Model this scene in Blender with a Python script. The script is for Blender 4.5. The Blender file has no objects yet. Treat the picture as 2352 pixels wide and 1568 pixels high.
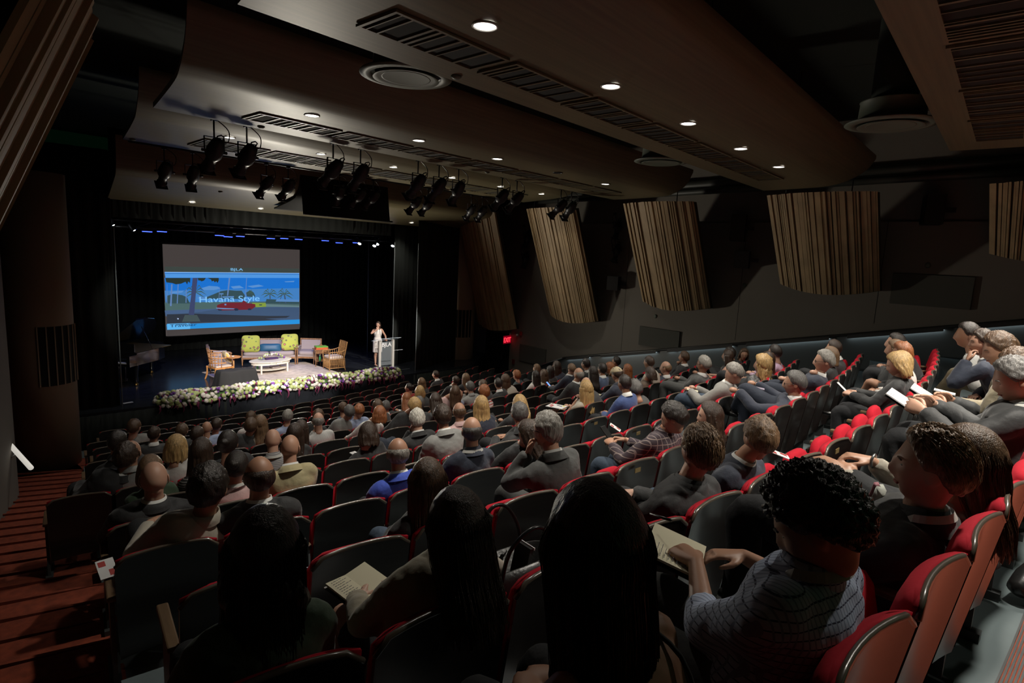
import bpy, bmesh, math, random
from mathutils import Vector, Matrix, noise
import numpy as np
random.seed(7)
rnd = random.Random(11)
S = bpy.context.scene
COL = S.collection
PI = math.pi

# ------------------------------------------------------------------ camera
F = 1338.767
RW = np.array([[0.65080725,-0.080082,0.75500781],[-0.75756083,-0.13465146,0.63872574],[0.05051247,-0.98765169,-0.14829914]])
cam_d = bpy.data.cameras.new('camera'); cam = bpy.data.objects.new('camera', cam_d); COL.objects.link(cam)
cam_d.sensor_width = 36; cam_d.lens = F*36/2352; cam_d.clip_start = .05; cam_d.clip_end = 200
mw = Matrix.Identity(4)
for i in range(3):
    mw[i][0] = RW[i][0]; mw[i][1] = -RW[i][1]; mw[i][2] = -RW[i][2]
cam.matrix_world = mw
S.camera = cam
# ------------------------------------------------------------------ view + world
S.view_settings.view_transform = 'Standard'; S.view_settings.look = 'None'
S.view_settings.gamma = 1; S.view_settings.use_curve_mapping = False
S.view_settings.exposure = 0.0
w = bpy.data.worlds.new('world'); S.world = w; w.use_nodes = True
w.node_tree.nodes['Background'].inputs[0].default_value = (.10, .62, .24, 1)
w.node_tree.nodes['Background'].inputs[1].default_value = .004  # faint green ambient added to tint unlit surfaces

def ray(px, py):
    v = RW @ np.array([px-1176, py-784, F]); return v/v[1]
def atY(px, py, y): return Vector(ray(px, py)*y)

# ------------------------------------------------------------------ main lights (see also each lamp's builder)
def spot(name, loc, tgt, power, size=60, blend=.5, col=(1,.93,.82), r=.06):
    l = bpy.data.lights.new(name, 'SPOT'); l.energy = power; l.spot_size = math.radians(size); l.spot_blend = blend
    l.color = col; l.shadow_soft_size = r
    o = bpy.data.objects.new(name, l); COL.objects.link(o); o.location = loc
    o.rotation_euler = (Vector(tgt)-Vector(loc)).to_track_quat('-Z', 'Y').to_euler()
    return o
def area(name, loc, tgt, power, sx, sy, col=(1,1,1), spread=180):
    l = bpy.data.lights.new(name, 'AREA'); l.energy = power; l.shape = 'RECTANGLE'; l.size = sx; l.size_y = sy
    l.color = col; l.spread = math.radians(spread)
    o = bpy.data.objects.new(name, l); COL.objects.link(o); o.location = loc
    o.rotation_euler = (Vector(tgt)-Vector(loc)).to_track_quat('-Z', 'Y').to_euler()
    return o

# ------------------------------------------------------------------ materials
MATS = {}
def mat(name, col, rough=.6, metal=0., bump=None, var=None, coat=0., emit=None, es=1., spec=.5, alpha=None, trans=0., aniso=0., sheen=0.):
    if name in MATS: return MATS[name]
    m = bpy.data.materials.new(name); m.use_nodes = True; nt = m.node_tree; b = nt.nodes['Principled BSDF']
    b.inputs['Base Color'].default_value = (*col, 1); b.inputs['Roughness'].default_value = rough
    b.inputs['Metallic'].default_value = metal; b.inputs['Specular IOR Level'].default_value = spec
    b.inputs['Coat Weight'].default_value = coat; b.inputs['Coat Roughness'].default_value = .15
    b.inputs['Transmission Weight'].default_value = trans
    b.inputs['Sheen Weight'].default_value = sheen
    if emit: b.inputs['Emission Color'].default_value = (*emit, 1); b.inputs['Emission Strength'].default_value = es
    tc = None
    if bump or var: tc = nt.nodes.new('ShaderNodeTexCoord')
    if var:   # (scale xyz, amount)
        mp = nt.nodes.new('ShaderNodeMapping'); mp.inputs['Scale'].default_value = var[0]
        nt.links.new(tc.outputs['Object'], mp.inputs[0])
        n = nt.nodes.new('ShaderNodeTexNoise'); n.inputs['Scale'].default_value = 1; n.inputs['Detail'].default_value = 4
        nt.links.new(mp.outputs[0], n.inputs[0])
        r = nt.nodes.new('ShaderNodeValToRGB'); a = var[1]
        r.color_ramp.elements[0].position = .3; r.color_ramp.elements[1].position = .7
        r.color_ramp.elements[0].color = (*[c*(1-a) for c in col], 1); r.color_ramp.elements[1].color = (*[min(1, c*(1+a)) for c in col], 1)
        nt.links.new(n.outputs['Fac'], r.inputs[0]); nt.links.new(r.outputs[0], b.inputs['Base Color'])
    if bump:  # (scale xyz, strength, distance)
        mp = nt.nodes.new('ShaderNodeMapping'); mp.inputs['Scale'].default_value = bump[0]
        nt.links.new(tc.outputs['Object'], mp.inputs[0])
        n = nt.nodes.new('ShaderNodeTexNoise'); n.inputs['Scale'].default_value = 1; n.inputs['Detail'].default_value = 3
        nt.links.new(mp.outputs[0], n.inputs[0])
        bp = nt.nodes.new('ShaderNodeBump'); bp.inputs['Strength'].default_value = bump[1]; bp.inputs['Distance'].default_value = bump[2]
        nt.links.new(n.outputs['Fac'], bp.inputs['Height']); nt.links.new(bp.outputs[0], b.inputs['Normal'])
    MATS[name] = m; return m
def stripe_mat(name, base, lines, axis='Z', sc=60., width=.5, base2=None, lines2=None, axis2=None, sc2=None, w2=.5, rough=.8):
    """woven cloth with stripes, optionally crossed by a second set"""
    if name in MATS: return MATS[name]
    m = bpy.data.materials.new(name); m.use_nodes = True; nt = m.node_tree; b = nt.nodes['Principled BSDF']
    b.inputs['Roughness'].default_value = rough
    tc = nt.nodes.new('ShaderNodeTexCoord'); sp = nt.nodes.new('ShaderNodeSeparateXYZ'); nt.links.new(tc.outputs['Object'], sp.inputs[0])
    def mask(ax, s, wd):
        a = nt.nodes.new('ShaderNodeMath'); a.operation = 'MULTIPLY'; a.inputs[1].default_value = s; nt.links.new(sp.outputs[ax], a.inputs[0])
        f = nt.nodes.new('ShaderNodeMath'); f.operation = 'FRACT'; nt.links.new(a.outputs[0], f.inputs[0])
        c = nt.nodes.new('ShaderNodeMath'); c.operation = 'LESS_THAN'; c.inputs[1].default_value = wd; nt.links.new(f.outputs[0], c.inputs[0])
        return c.outputs[0]
    def mix(fac, c1, c2):
        x = nt.nodes.new('ShaderNodeMix'); x.data_type = 'RGBA'; nt.links.new(fac, x.inputs[0])
        for i, c in ((6, c1), (7, c2)):
            if isinstance(c, tuple): x.inputs[i].default_value = (*c, 1)
            else: nt.links.new(c, x.inputs[i])
        return x.outputs[2]
    out = mix(mask(axis, sc, width), base, lines)
    if axis2: out = mix(mask(axis2, sc2, w2), out, lines2)
    nt.links.new(out, b.inputs['Base Color'])
    MATS[name] = m; return m

# ------------------------------------------------------------------ mesh helpers
def new_obj(name, verts, faces, m, parent=None, smooth=False, loc=None, rot=None):
    me = bpy.data.meshes.new(name); me.from_pydata([tuple(v) for v in verts], [], faces); me.update()
    if m: me.materials.append(m)
    if smooth:
        me.polygons.foreach_set('use_smooth', [True]*len(me.polygons))
    o = bpy.data.objects.new(name, me); COL.objects.link(o)
    if parent: o.parent = parent
    if loc: o.location = loc
    if rot: o.rotation_euler = rot
    return o
class MB:
    def __init__(s): s.v = []; s.f = []; s.sm = []
    def add(s, verts, faces, smooth=False, M=None):
        n = len(s.v)
        s.v += [tuple(M @ Vector(v)) if M is not None else tuple(v) for v in verts]
        s.f += [tuple(i+n for i in f) for f in faces]; s.sm += [smooth]*len(faces)
        return s
    def box(s, a, b, M=None, bev=0):
        x0, y0, z0 = a; x1, y1, z1 = b
        if bev <= 0:
            v = [(x0,y0,z0),(x1,y0,z0),(x1,y1,z0),(x0,y1,z0),(x0,y0,z1),(x1,y0,z1),(x1,y1,z1),(x0,y1,z1)]
            return s.add(v, [(0,3,2,1),(4,5,6,7),(0,1,5,4),(1,2,6,5),(2,3,7,6),(3,0,4,7)], M=M)
        bm = bmesh.new(); bmesh.ops.create_cube(bm, size=1)
        for v in bm.verts: v.co = Vector(((x0+x1)/2+v.co.x*(x1-x0), (y0+y1)/2+v.co.y*(y1-y0), (z0+z1)/2+v.co.z*(z1-z0)))
        bmesh.ops.bevel(bm, geom=bm.edges[:], offset=bev, segments=2, affect='EDGES', profile=.5)
        bm.verts.index_update(); vs = [v.co.copy() for v in bm.verts]; fs = [tuple(x.index for x in f.verts) for f in bm.faces]; bm.free()
        return s.add(vs, fs, M=M, smooth=False)
    def tube(s, pts, r, n=8, cap=True, smooth=True, sub=0, M=None, flat=None):
        """tapered tube through pts; r = radius or list; flat = squash factor"""
        P = [Vector(p) for p in pts]; Rr = list(r) if hasattr(r, '__len__') else [r]*len(P)
        if sub and len(P) > 2:
            Q = []; RR = []
            for i in range(len(P)-1):
                p0 = P[max(i-1,0)]; p1 = P[i]; p2 = P[i+1]; p3 = P[min(i+2,len(P)-1)]
                for k in range(sub):
                    t = k/sub
                    Q.append(.5*((2*p1)+(-p0+p2)*t+(2*p0-5*p1+4*p2-p3)*t*t+(-p0+3*p1-3*p2+p3)*t**3)); RR.append(Rr[i]*(1-t)+Rr[i+1]*t)
            Q.append(P[-1]); RR.append(Rr[-1]); P, Rr = Q, RR
        V = []; Fc = []; up = None
        for i, p in enumerate(P):
            d = (P[min(i+1,len(P)-1)]-P[max(i-1,0)]);
            if d.length < 1e-9: d = Vector((0,0,1))
            d.normalize()
            if up is None: up = Vector((0,0,1)) if abs(d.z) < .9 else Vector((0,1,0))
            x = up.cross(d)
            if x.length < 1e-6: x = Vector((1,0,0))
            x.normalize(); y = d.cross(x); up = y
            for k in range(n):
                a = 2*PI*k/n; rr = Rr[i]
                V.append(p+x*math.cos(a)*rr+y*math.sin(a)*rr*(flat or 1))
        for i in range(len(P)-1):
            for k in range(n): Fc.append((i*n+k, i*n+(k+1)%n, (i+1)*n+(k+1)%n, (i+1)*n+k))
        if cap:
            # rounded caps
            for e, (i, sgn) in enumerate(((0,-1),(len(P)-1,1))):
                d = (P[1]-P[0]) if e == 0 else (P[-1]-P[-2])
                if d.length < 1e-9: d = Vector((0,0,1))
                d.normalize(); c = len(V); V.append(P[i]+d*sgn*Rr[i]*.5*(flat or 1))
                for k in range(n):
                    Fc.append((c, i*n+(k+1)%n, i*n+k) if e == 0 else (c, i*n+k, i*n+(k+1)%n))
        return s.add(V, Fc, smooth=smooth, M=M)
    def ell(s, c, r, n=16, m=10, fn=None, M=None, smooth=True):
        V = [(0,0,1)]; Fc = []
        for i in range(1, m):
            t = PI*i/m
            for k in range(n):
                a = 2*PI*k/n; V.append((math.sin(t)*math.cos(a), math.sin(t)*math.sin(a), math.cos(t)))
        V.append((0,0,-1))
        for k in range(n): Fc.append((0, 1+k, 1+(k+1)%n))
        for i in range(m-2):
            for k in range(n): Fc.append((1+i*n+k, 1+(i+1)*n+k, 1+(i+1)*n+(k+1)%n, 1+i*n+(k+1)%n))
        L = len(V)-1
        for k in range(n): Fc.append((L, 1+(m-2)*n+(k+1)%n, 1+(m-2)*n+k))
        if fn: V = [fn(Vector(v)) for v in V]
        else: V = [(c[0]+v[0]*r[0], c[1]+v[1]*r[1], c[2]+v[2]*r[2]) for v in V]
        return s.add(V, Fc, smooth=smooth, M=M)
    def loft(s, rings, cap=True, smooth=True, M=None):
        n = len(rings[0]); V = [p for r in rings for p in r]; Fc = []
        for i in range(len(rings)-1):
            for k in range(n): Fc.append((i*n+k, i*n+(k+1)%n, (i+1)*n+(k+1)%n, (i+1)*n+k))
        if cap: Fc.append(tuple(range(n-1,-1,-1))); Fc.append(tuple((len(rings)-1)*n+k for k in range(n)))
        return s.add(V, Fc, smooth=smooth, M=M)
    def lathe(s, prof, n=24, M=None, smooth=True):
        return s.loft([[(r*math.cos(2*PI*k/n), r*math.sin(2*PI*k/n), z) for k in range(n)] for r, z in prof], M=M, smooth=smooth)
    def prism(s, poly, h0, h1, plane='xy', M=None):
        n = len(poly)
        def P(p, h): return (p[0],p[1],h) if plane == 'xy' else ((p[0],h,p[1]) if plane == 'xz' else (h,p[0],p[1]))
        V = [P(p,h0) for p in poly]+[P(p,h1) for p in poly]
        Fc = [tuple(range(n-1,-1,-1)), tuple(range(n,2*n))]+[(i,(i+1)%n,n+(i+1)%n,n+i) for i in range(n)]
        return s.add(V, Fc, M=M)
    def build(s, name, m, parent=None, loc=None, rot=None, fix=True):
        me = bpy.data.meshes.new(name); me.from_pydata(s.v, [], s.f)
        me.polygons.foreach_set('use_smooth', s.sm); me.update()
        if fix:
            bm = bmesh.new(); bm.from_mesh(me); bmesh.ops.recalc_face_normals(bm, faces=bm.faces[:]); bm.to_mesh(me); bm.free()
        if m: me.materials.append(m)
        o = bpy.data.objects.new(name, me); COL.objects.link(o)
        if parent: o.parent = parent
        if loc is not None: o.location = loc
        if rot is not None: o.rotation_euler = rot
        return o
def empty(name, loc=(0,0,0), rz=0, label=None, cat=None, group=None, sc=1, parent=None):
    o = bpy.data.objects.new(name, None); COL.objects.link(o); o.location = loc; o.rotation_euler = (0,0,rz); o.scale = (sc,sc,sc)
    o.empty_display_size = .1
    if label: o['label'] = label
    if cat: o['category'] = cat
    if group: o['group'] = group
    return o
def tag(o, label, cat, group=None, kind=None):
    o['label'] = label; o['category'] = cat
    if group: o['group'] = group
    if kind: o['kind'] = kind
    return o
def struct(o): o['kind'] = 'structure'; return o
def copy_tree(o, parent=None):
    c = o.copy(); COL.objects.link(c)
    if parent: c.parent = parent; c.matrix_parent_inverse = o.matrix_parent_inverse
    for ch in o.children: copy_tree(ch, c)
    return c
def text(name, s, m, size, loc, rot, parent=None, ext=.004, align='CENTER', sx=1., bold=0.):
    cu = bpy.data.curves.new(name, 'FONT'); cu.body = s; cu.size = size; cu.extrude = ext; cu.align_x = align; cu.offset = bold
    o = bpy.data.objects.new(name, cu); dg = bpy.context.evaluated_depsgraph_get(); COL.objects.link(o)
    dg.update(); me = bpy.data.meshes.new_from_object(o.evaluated_get(dg)); COL.objects.unlink(o); bpy.data.objects.remove(o)
    me.materials.clear(); me.materials.append(m)
    q = bpy.data.objects.new(name, me); COL.objects.link(q); q.location = loc; q.rotation_euler = rot; q.scale = (sx,1,1)
    if parent: q.parent = parent
    return q
def TR(x=0,y=0,z=0,rx=0,ry=0,rz=0,s=1):
    return Matrix.Translation((x,y,z)) @ Matrix.Rotation(rz,4,'Z') @ Matrix.Rotation(ry,4,'Y') @ Matrix.Rotation(rx,4,'X') @ Matrix.Scale(s,4)

# ------------------------------------------------------------------ hall geometry constants
CX, CY, R0, DR = 8.236, 35.657, 36.129, 1.0801
def Zt(k): return -.9206-.3074*k+.004*k*k
def Rk(k): return R0-DR*k
SEATH = .86
def Zf(k): return Zt(k)-SEATH
PH = {0:.349,1:.549,2:.384,3:.437,4:.114,5:.064,6:.165,7:.032,8:.210,9:.077,10:.471,11:.120,12:.278,13:.35,14:.442}
PITCH = .56
def arc(k, s, dr=0, z=None):
    th = s/Rk(k); r = Rk(k)+dr
    return Vector((CX+r*math.sin(th), CY-r*math.cos(th), Zf(k) if z is None else z)), th
def xl(y): return .14+.213*y          # left end of the rows
def xr(y): return max(12.1, 12.3+.27*(y-3.4))
WD = Vector((.1331,.9911,0)); WN = Vector((-.9911,.1331,0)); WP = Vector((17.6,13.3,0))
def rw(s, off, z): return WP+WD*s+WN*off+Vector((0,0,z))   # point by the right wall
def xwl(y): return 1.92-.268*(13-y)                        # left wall
STZ = -4.4
def stage_y(x): return 16.75-.095*(x-4.3)
# ================================================================== room shell
m_floor = mat('grey_painted_floor', (.10,.125,.13), .32, bump=((6,6,6),.15,.01), var=((1.2,1.2,1.2),.25))
m_carpet = mat('red_carpet', (.20,.036,.014), .95, bump=((180,180,180),.5,.004), var=((14,14,14),.25))
m_plaster = mat('grey_brown_plaster', (.15,.135,.115), .85, bump=((40,40,40),.12,.003), var=((.6,.6,.6),.06))
m_col = mat('tan_plaster', (.26,.20,.14), .8, bump=((30,30,30),.15,.004))
m_dark = mat('dark_void_paint', (.012,.018,.013), .9)
m_black = mat('black_velour', (.006,.009,.007), .95, bump=((9,9,1),.4,.05))
m_stage = mat('black_stage_deck', (.016,.018,.022), .22, bump=((3,30,3),.05,.004), var=((2,9,2),.3), spec=.6)
m_blackmetal = mat('black_metal', (.012,.012,.013), .38, metal=.3)
m_steel = mat('brushed_steel', (.35,.36,.36), .3, metal=.9)
m_cloud = mat('maple_veneer_panel', (.120,.102,.055), .45, var=((.7,30,30),.18), bump=((1,60,60),.05,.002))
m_slot = mat('grille_slot_black', (.004,.005,.004), .9)
m_trimw = mat('lamp_trim_white', (.5,.5,.48), .5)

# floor: one terrace per row, falling towards the stage
mb = MB(); N = 48
def arcpts(r, z, x0=None, x1=19.5):
    out = []
    if x0 is None:
        x0 = 1.0
        for _ in range(6): x0 = xl(CY-math.sqrt(r*r-(x0-CX)**2))
    for i in range(N+1):
        x = x0+(x1-x0)*i/N; out.append((x, CY-math.sqrt(r*r-(x-CX)**2), z))
    return out
def strip(mb, A, B):
    n = len(mb.v); L = len(A); mb.v += A+B
    for i in range(L-1): mb.f.append((n+i,n+i+1,n+L+i+1,n+L+i)); mb.sm.append(False)
prev = arcpts(R0+.06, Zf(0))
for k in range(15):
    rn = Rk(k)-DR+.24 if k < 14 else 15.0
    b = arcpts(rn, Zf(k)) if k < 14 else [(x, stage_y(x)+.2, Zf(k)) for x,_,_ in prev]
    strip(mb, prev, b)
    if k < 14:
        c = arcpts(rn, Zf(k+1)); strip(mb, b, c); prev = c
struct(mb.build('floor', m_floor))
mb = MB(); A = arcpts(R0+.06, Zf(0), -7); B = [(x,-5,Zf(0)) for x,_,_ in A]; strip(mb, B, A)
struct(mb.build('floor', m_carpet))
# carpeted aisle steps on the left, two per row
mb = MB()
for k in range(15):
    for h in (0,1):
        ra = Rk(k)+.24-h*DR/2; rb = ra-DR/2
        z = Zf(k)+.012-(h*(Zf(k)-Zf(min(k+1,14)))/2)
        zn = Zf(k)+.012-((h+1)*(Zf(k)-Zf(min(k+1,14)))/2)
        def pt(r, x, zz): return (x, CY-math.sqrt(r*r-(x-CX)**2), zz)
        for (r1,z1,r2,z2) in ((ra,z,rb,z),(rb,z,rb,zn)):
            q = []
            for r,zz in ((r1,z1),(r2,z2)):
                for f in (0,.5,1):
                    y0 = CY-math.sqrt(r*r-(xl(0)-CX)**2); x_l = -7; x_r = xl(max(y0,0))
                    x = x_l+(x_r-x_l)*f; q.append(pt(r,x,zz))
            mb.add(q, [(0,1,4,3),(1,2,5,4)])
        # nosing overhang keeps a thin shadow line
        x_r = xl(max(CY-math.sqrt(rb*rb-(xl(0)-CX)**2),0))
        mb.add([pt(rb,-7,z-.03),pt(rb,x_r,z-.03),pt(rb-.03,x_r,z-.03),pt(rb-.03,-7,z-.03),pt(rb,-7,z),pt(rb,x_r,z),pt(rb-.03,x_r,z),pt(rb-.03,-7,z)],
               [(0,1,2,3),(4,7,6,5),(3,2,6,7),(0,4,5,1)])
xa, ya = 3.4, 15.2
mb.add([(-7,12.9,Zf(14)+.012),(xa,12.9,Zf(14)+.012),(xa,17,Zf(14)+.012),(-7,17,Zf(14)+.012)], [(0,1,2,3)])
struct(mb.build('floor', m_carpet))
# ribbed rubber nosing behind the last row
mb = MB()
for i in range(7):
    r1 = R0+.05+i*.014; r2 = r1+.009
    Aa = arcpts(r1, Zf(0)+.006, .5, 14); Bb = arcpts(r2, Zf(0)+.006, .5, 14); Cc = arcpts(r1, Zf(0)-.002, .5, 14)
    strip(mb, Bb, Aa); strip(mb, Aa, Cc)
struct(mb.build('trim_1', mat('black_rubber', (.02,.022,.022), .45)))

# right wall with door recess
mb = MB()
def wquad(mb, s0, s1, z0, z1, off=0.): mb.add([rw(s0,off,z0),rw(s1,off,z0),rw(s1,off,z1),rw(s0,off,z1)], [(0,1,2,3)])
wquad(mb, -18, 1.94, -6, 1.18); wquad(mb, -18, 6.5, 1.18, 3.7, -.10); wquad(mb, 1.94, 4.6, -3.24, 1.18)
mb.add([rw(-18,0,1.18),rw(4.6,0,1.18),rw(4.6,-.10,1.18),rw(-18,-.10,1.18)], [(0,1,2,3)])
mb.add([rw(1.94,-.5,-6),rw(6.5,-.5,-6),rw(6.5,-.5,3.7),rw(1.94,-.5,3.7)], [(0,1,2,3)])
mb.add([rw(1.94,0,-6),rw(1.94,-.5,-6),rw(1.94,-.5,-3.24),rw(1.94,0,-3.24)], [(0,1,2,3)])
mb.add([rw(1.94,0,-3.24),rw(4.6,0,-3.24),rw(4.6,-.5,-3.24),rw(1.94,-.5,-3.24)], [(0,1,2,3)])
struct(mb.build('wall_right', m_plaster))
mb = MB()
for s in (-3.66,-11.0,-7.6): # plaster joints
    z0 = -3.4 if s > -4 else (-1.2 if s < -10 else -2.1)
    mb.box((-.006,0,0),(.006,.004,1.18-z0), M=Matrix.Translation(rw(s,.002,z0)) @ Matrix.Rotation(math.atan2(WD.y,WD.x)+PI,4,'Z'))
struct(mb.build('trim_2', m_slot))
# doors in the recess
WR = math.atan2(WD.y, WD.x)
for i,(a,b) in enumerate(((1.98,2.95),(3.0,3.95))):
    mb = MB(); M_ = Matrix.Translation(rw(a,-.42,0)) @ Matrix.Rotation(WR,4,'Z')
    mb.box((0,-.03,-5.35),(b-a,.03,-3.26), M=M_)
    d = struct(mb.build('door_%d'%(i+1), mat('dark_door', (.018,.022,.02), .5)))
    h = MB(); h.box((b-a-.12,.03,-4.45),(b-a-.08,.07,-4.2), M=M_); h.build('door_handle', m_steel, d)
# ceiling-line pipe and ledge along the wall
mb = MB(); mb.tube([rw(-18,.18,2.2), rw(4.5,.18,1.92)], .09, 10); mb.tube([rw(-18,.05,2.45), rw(4.5,.05,2.1)], .12, 8); mb.box((0,0,0),(.001,.001,.001), M=Matrix.Translation(rw(0,.1,2.1)))
struct(mb.build('trim_3', mat('dark_grey_conduit', (.05,.052,.045), .5)))
# sloping rail and wainscot
def zr(s): return -1.07-(s+12.62)*(3.68-1.07)/(12.62-1.2) if s < -1.2 else -3.68-(s+1.2)*.42
m_wains = mat('dark_grey_laminate', (.085,.095,.098), .3, bump=((4,4,.5),.08,.01))
mb = MB()
ss = [-18,-16,-14,-12.6,-10,-8,-6,-4,-2,-1.2,0,.35]
for a,b in zip(ss[:-1], ss[1:]):
    mb.add([rw(a,.03,zr(a)-1.6),rw(b,.03,zr(b)-1.6),rw(b,.03,zr(b)),rw(a,.03,zr(a))], [(0,1,2,3)])
struct(mb.build('trim_4', m_wains))
mb = MB()
mb.tube([rw(s,.08,zr(s)+.02) for s in ss], .035, 8)
struct(mb.build('trim_5', mat('dark_bronze_rail', (.05,.05,.048), .3, metal=.6)))
t = empty('handrail', rw(-1.2,.1,zr(-1.2)), 0, 'bright steel handrail sloping down beside the exit door', 'handrail')
hm = MB(); hm.tube([rw(-1.1,.12,zr(-1.1)+.03)-t.location, rw(.3,.12,zr(.3)+.03)-t.location], .028, 8); hm.build('rail', m_steel, t)
hm = MB(); hm.tube([rw(-.2,.12,zr(-.2)+.02)-t.location, rw(-.2,.02,zr(-.2)-.03)-t.location], .014, 6); hm.build('bracket', m_steel, t)
m_can0 = mat('dark_housing', (.02,.02,.02), .6)
m_led = mat('rail_led', (.8,.9,1), .5, emit=(.82,.95,.98), es=5)
seg = [(-16.8,-14.9),(-14.5,-12.8),(-12.4,-10.5),(-10.1,-8.0),(-7.6,-5.5),(-5.1,-2.9),(-2.4,-1.3)]
for i,(a,b) in enumerate(seg):
    mb = MB(); n_ = 12
    V = []
    for j in range(n_+1):
        s = a+(b-a)*j/n_
        V += [rw(s,.045,zr(s)-.045), rw(s,.095,zr(s)-.045)]
    mb.add(V, [(2*j,2*j+1,2*j+3,2*j+2) for j in range(n_)])
    hb = MB(); V = []
    for j in range(n_+1):
        s = a+(b-a)*j/n_; V += [rw(s,.035,zr(s)-.043), rw(s,.12,zr(s)-.043), rw(s,.12,zr(s)-.075), rw(s,.12,zr(s)+.01)]
    hb.add(V, [(4*j,4*j+1,4*j+5,4*j+4) for j in range(n_)]+[(4*j+2,4*j+3,4*j+7,4*j+6) for j in range(n_)])
    sl_ = mb.build('strip_light', m_led, fix=False); hb.build('housing', m_can0, sl_, fix=False)
    tag(sl_, 'thin cool strip light under the sloping wall rail, number %s from the exit'%(['seven','six','five','four','three','two','one'][i]), 'light', 'strip lights under the wall rail')
# absorber panels on the wall
m_abs = mat('grey_fabric_absorber', (.07,.07,.06), .95)
for (s0,s1,z0,z1,lab) in ((-.18,1.28,-4.19,-3.52,'grey rectangular wall panel beside the exit door'),(-5.85,-4.37,-2.70,-2.09,'grey rectangular wall panel below the third slatted panel'),(-12.79,-11.27,-.69,.01,'dark rectangular wall panel right of the widest slatted panel')):
    mb = MB(); mb.box((0,-.03,z0),(s1-s0,.03,z1), M=Matrix.Translation(rw(s0,.03,0)) @ Matrix.Rotation(WR,4,'Z'), bev=.008)
    tag(mb.build('wall_panel', m_abs), lab, 'wall panel')

# slatted acoustic panels, leaning into the hall
m_slat = mat('slat_wood', (.34,.24,.13), .6, var=((3,3,.6),.2))
m_slatd = mat('slat_backing', (.03,.028,.018), .9)
def slat_panel(bl, br, tl, tr, inward, lab, seed, bulge=.28):
    r = random.Random(seed)
    bl, br, tl, tr = map(Vector, (bl,br,tl,tr)); org = (bl+br)/2
    t = empty('slatted_panel', org, 0, lab, 'acoustic panel', 'slatted panels leaning off the side walls')
    inward = Vector(inward).normalized()
    def P(u, v, d):
        b = bl.lerp(br,u); tp = tl.lerp(tr,u); q = b.lerp(tp,v)
        q = q+inward*(d+bulge*4*u*(1-u)); 
        if v < .01: q = q+Vector((0,0,-.18*4*u*(1-u)))
        return q-org
    mb = MB(); n = 24
    V = [P(i/n,v,0) for i in range(n+1) for v in (0,1)]; mb.add(V, [(2*i,2*i+2,2*i+3,2*i+1) for i in range(n)])
    V = [P(i/n,v,-.12) for i in range(n+1) for v in (0,1)]; mb.add(V, [(2*i,2*i+1,2*i+3,2*i+2) for i in range(n)])
    V = [P(i/n,0,d) for i in range(n+1) for d in (0,-.12)]; mb.add(V, [(2*i,2*i+1,2*i+3,2*i+2) for i in range(n)])
    mb.build('backing', m_slatd, t, fix=False)
    mb = MB(); u = 0.0; W = (br-bl).length
    while u < 1:
        wd = r.choice((.03,.035,.05,.07,.1))/W; d = r.choice((.035,.05,.07,.09)); u1 = min(1,u+wd)
        q = [P(u,0,0),P(u1,0,0),P(u1,0,d),P(u,0,d),P(u,1,0),P(u1,1,0),P(u1,1,d),P(u,1,d)]
        mb.add(q, [(0,3,2,1),(4,5,6,7),(0,1,5,4),(1,2,6,5),(2,3,7,6),(3,0,4,7)])
        u = u1+r.choice((.008,.015,.03))/W
    mb.build('slats', m_slat, t)
    mb = MB(); mb.tube([P(.2,.98,-.05), P(.2,.98,-.05)+Vector((0,0,.5))], .012, 6); mb.tube([P(.8,.98,-.05), P(.8,.98,-.05)+Vector((0,0,.5))], .012, 6)
    mb.build('hanger', m_blackmetal, t)
    return t
inw = WN+Vector((0,0,.0))
for (a0,a1,zb,b0,b1,zt,lab,sd) in ((1.24,3.62,-2.9,.95,3.2,1.5,'slatted wood panel beside the stage column above the door',1),(-2.85,-.57,-2.1,-2.95,-.72,1.52,'slatted wood panel, second from the stage on the right wall',2),
      (-6.92,-4.6,-1.24,-7.05,-4.8,1.58,'slatted wood panel, third from the stage on the right wall',3),(-11.12,-8.84,-.41,-11.28,-8.99,1.65,'slatted wood panel, fourth from the stage on the right wall',4),(-15.4,-13.0,.5,-15.6,-13.1,1.7,'dark slatted panel at the rear end of the right wall',5)):
    slat_panel(rw(a1,.3,zb), rw(a0,.3,zb), rw(b1,1.9,zt), rw(b0,1.9,zt), inw, lab, sd)
slat_panel((-.15,4.3,-.9),(.30,6.6,-1.15),(.95,4.1,1.6),(1.52,6.4,1.6), (.8,-.1,-.5), 'dark slatted panel on the left wall nearer the stage', 6, .12)
slat_panel((-1.8,.3,-.4),(-.75,2.5,-.5),(-.2,.4,1.6),(.95,2.6,1.6), (.8,-.1,-.5), 'dark slatted panel on the left wall at the top left corner', 7, .1)

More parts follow.
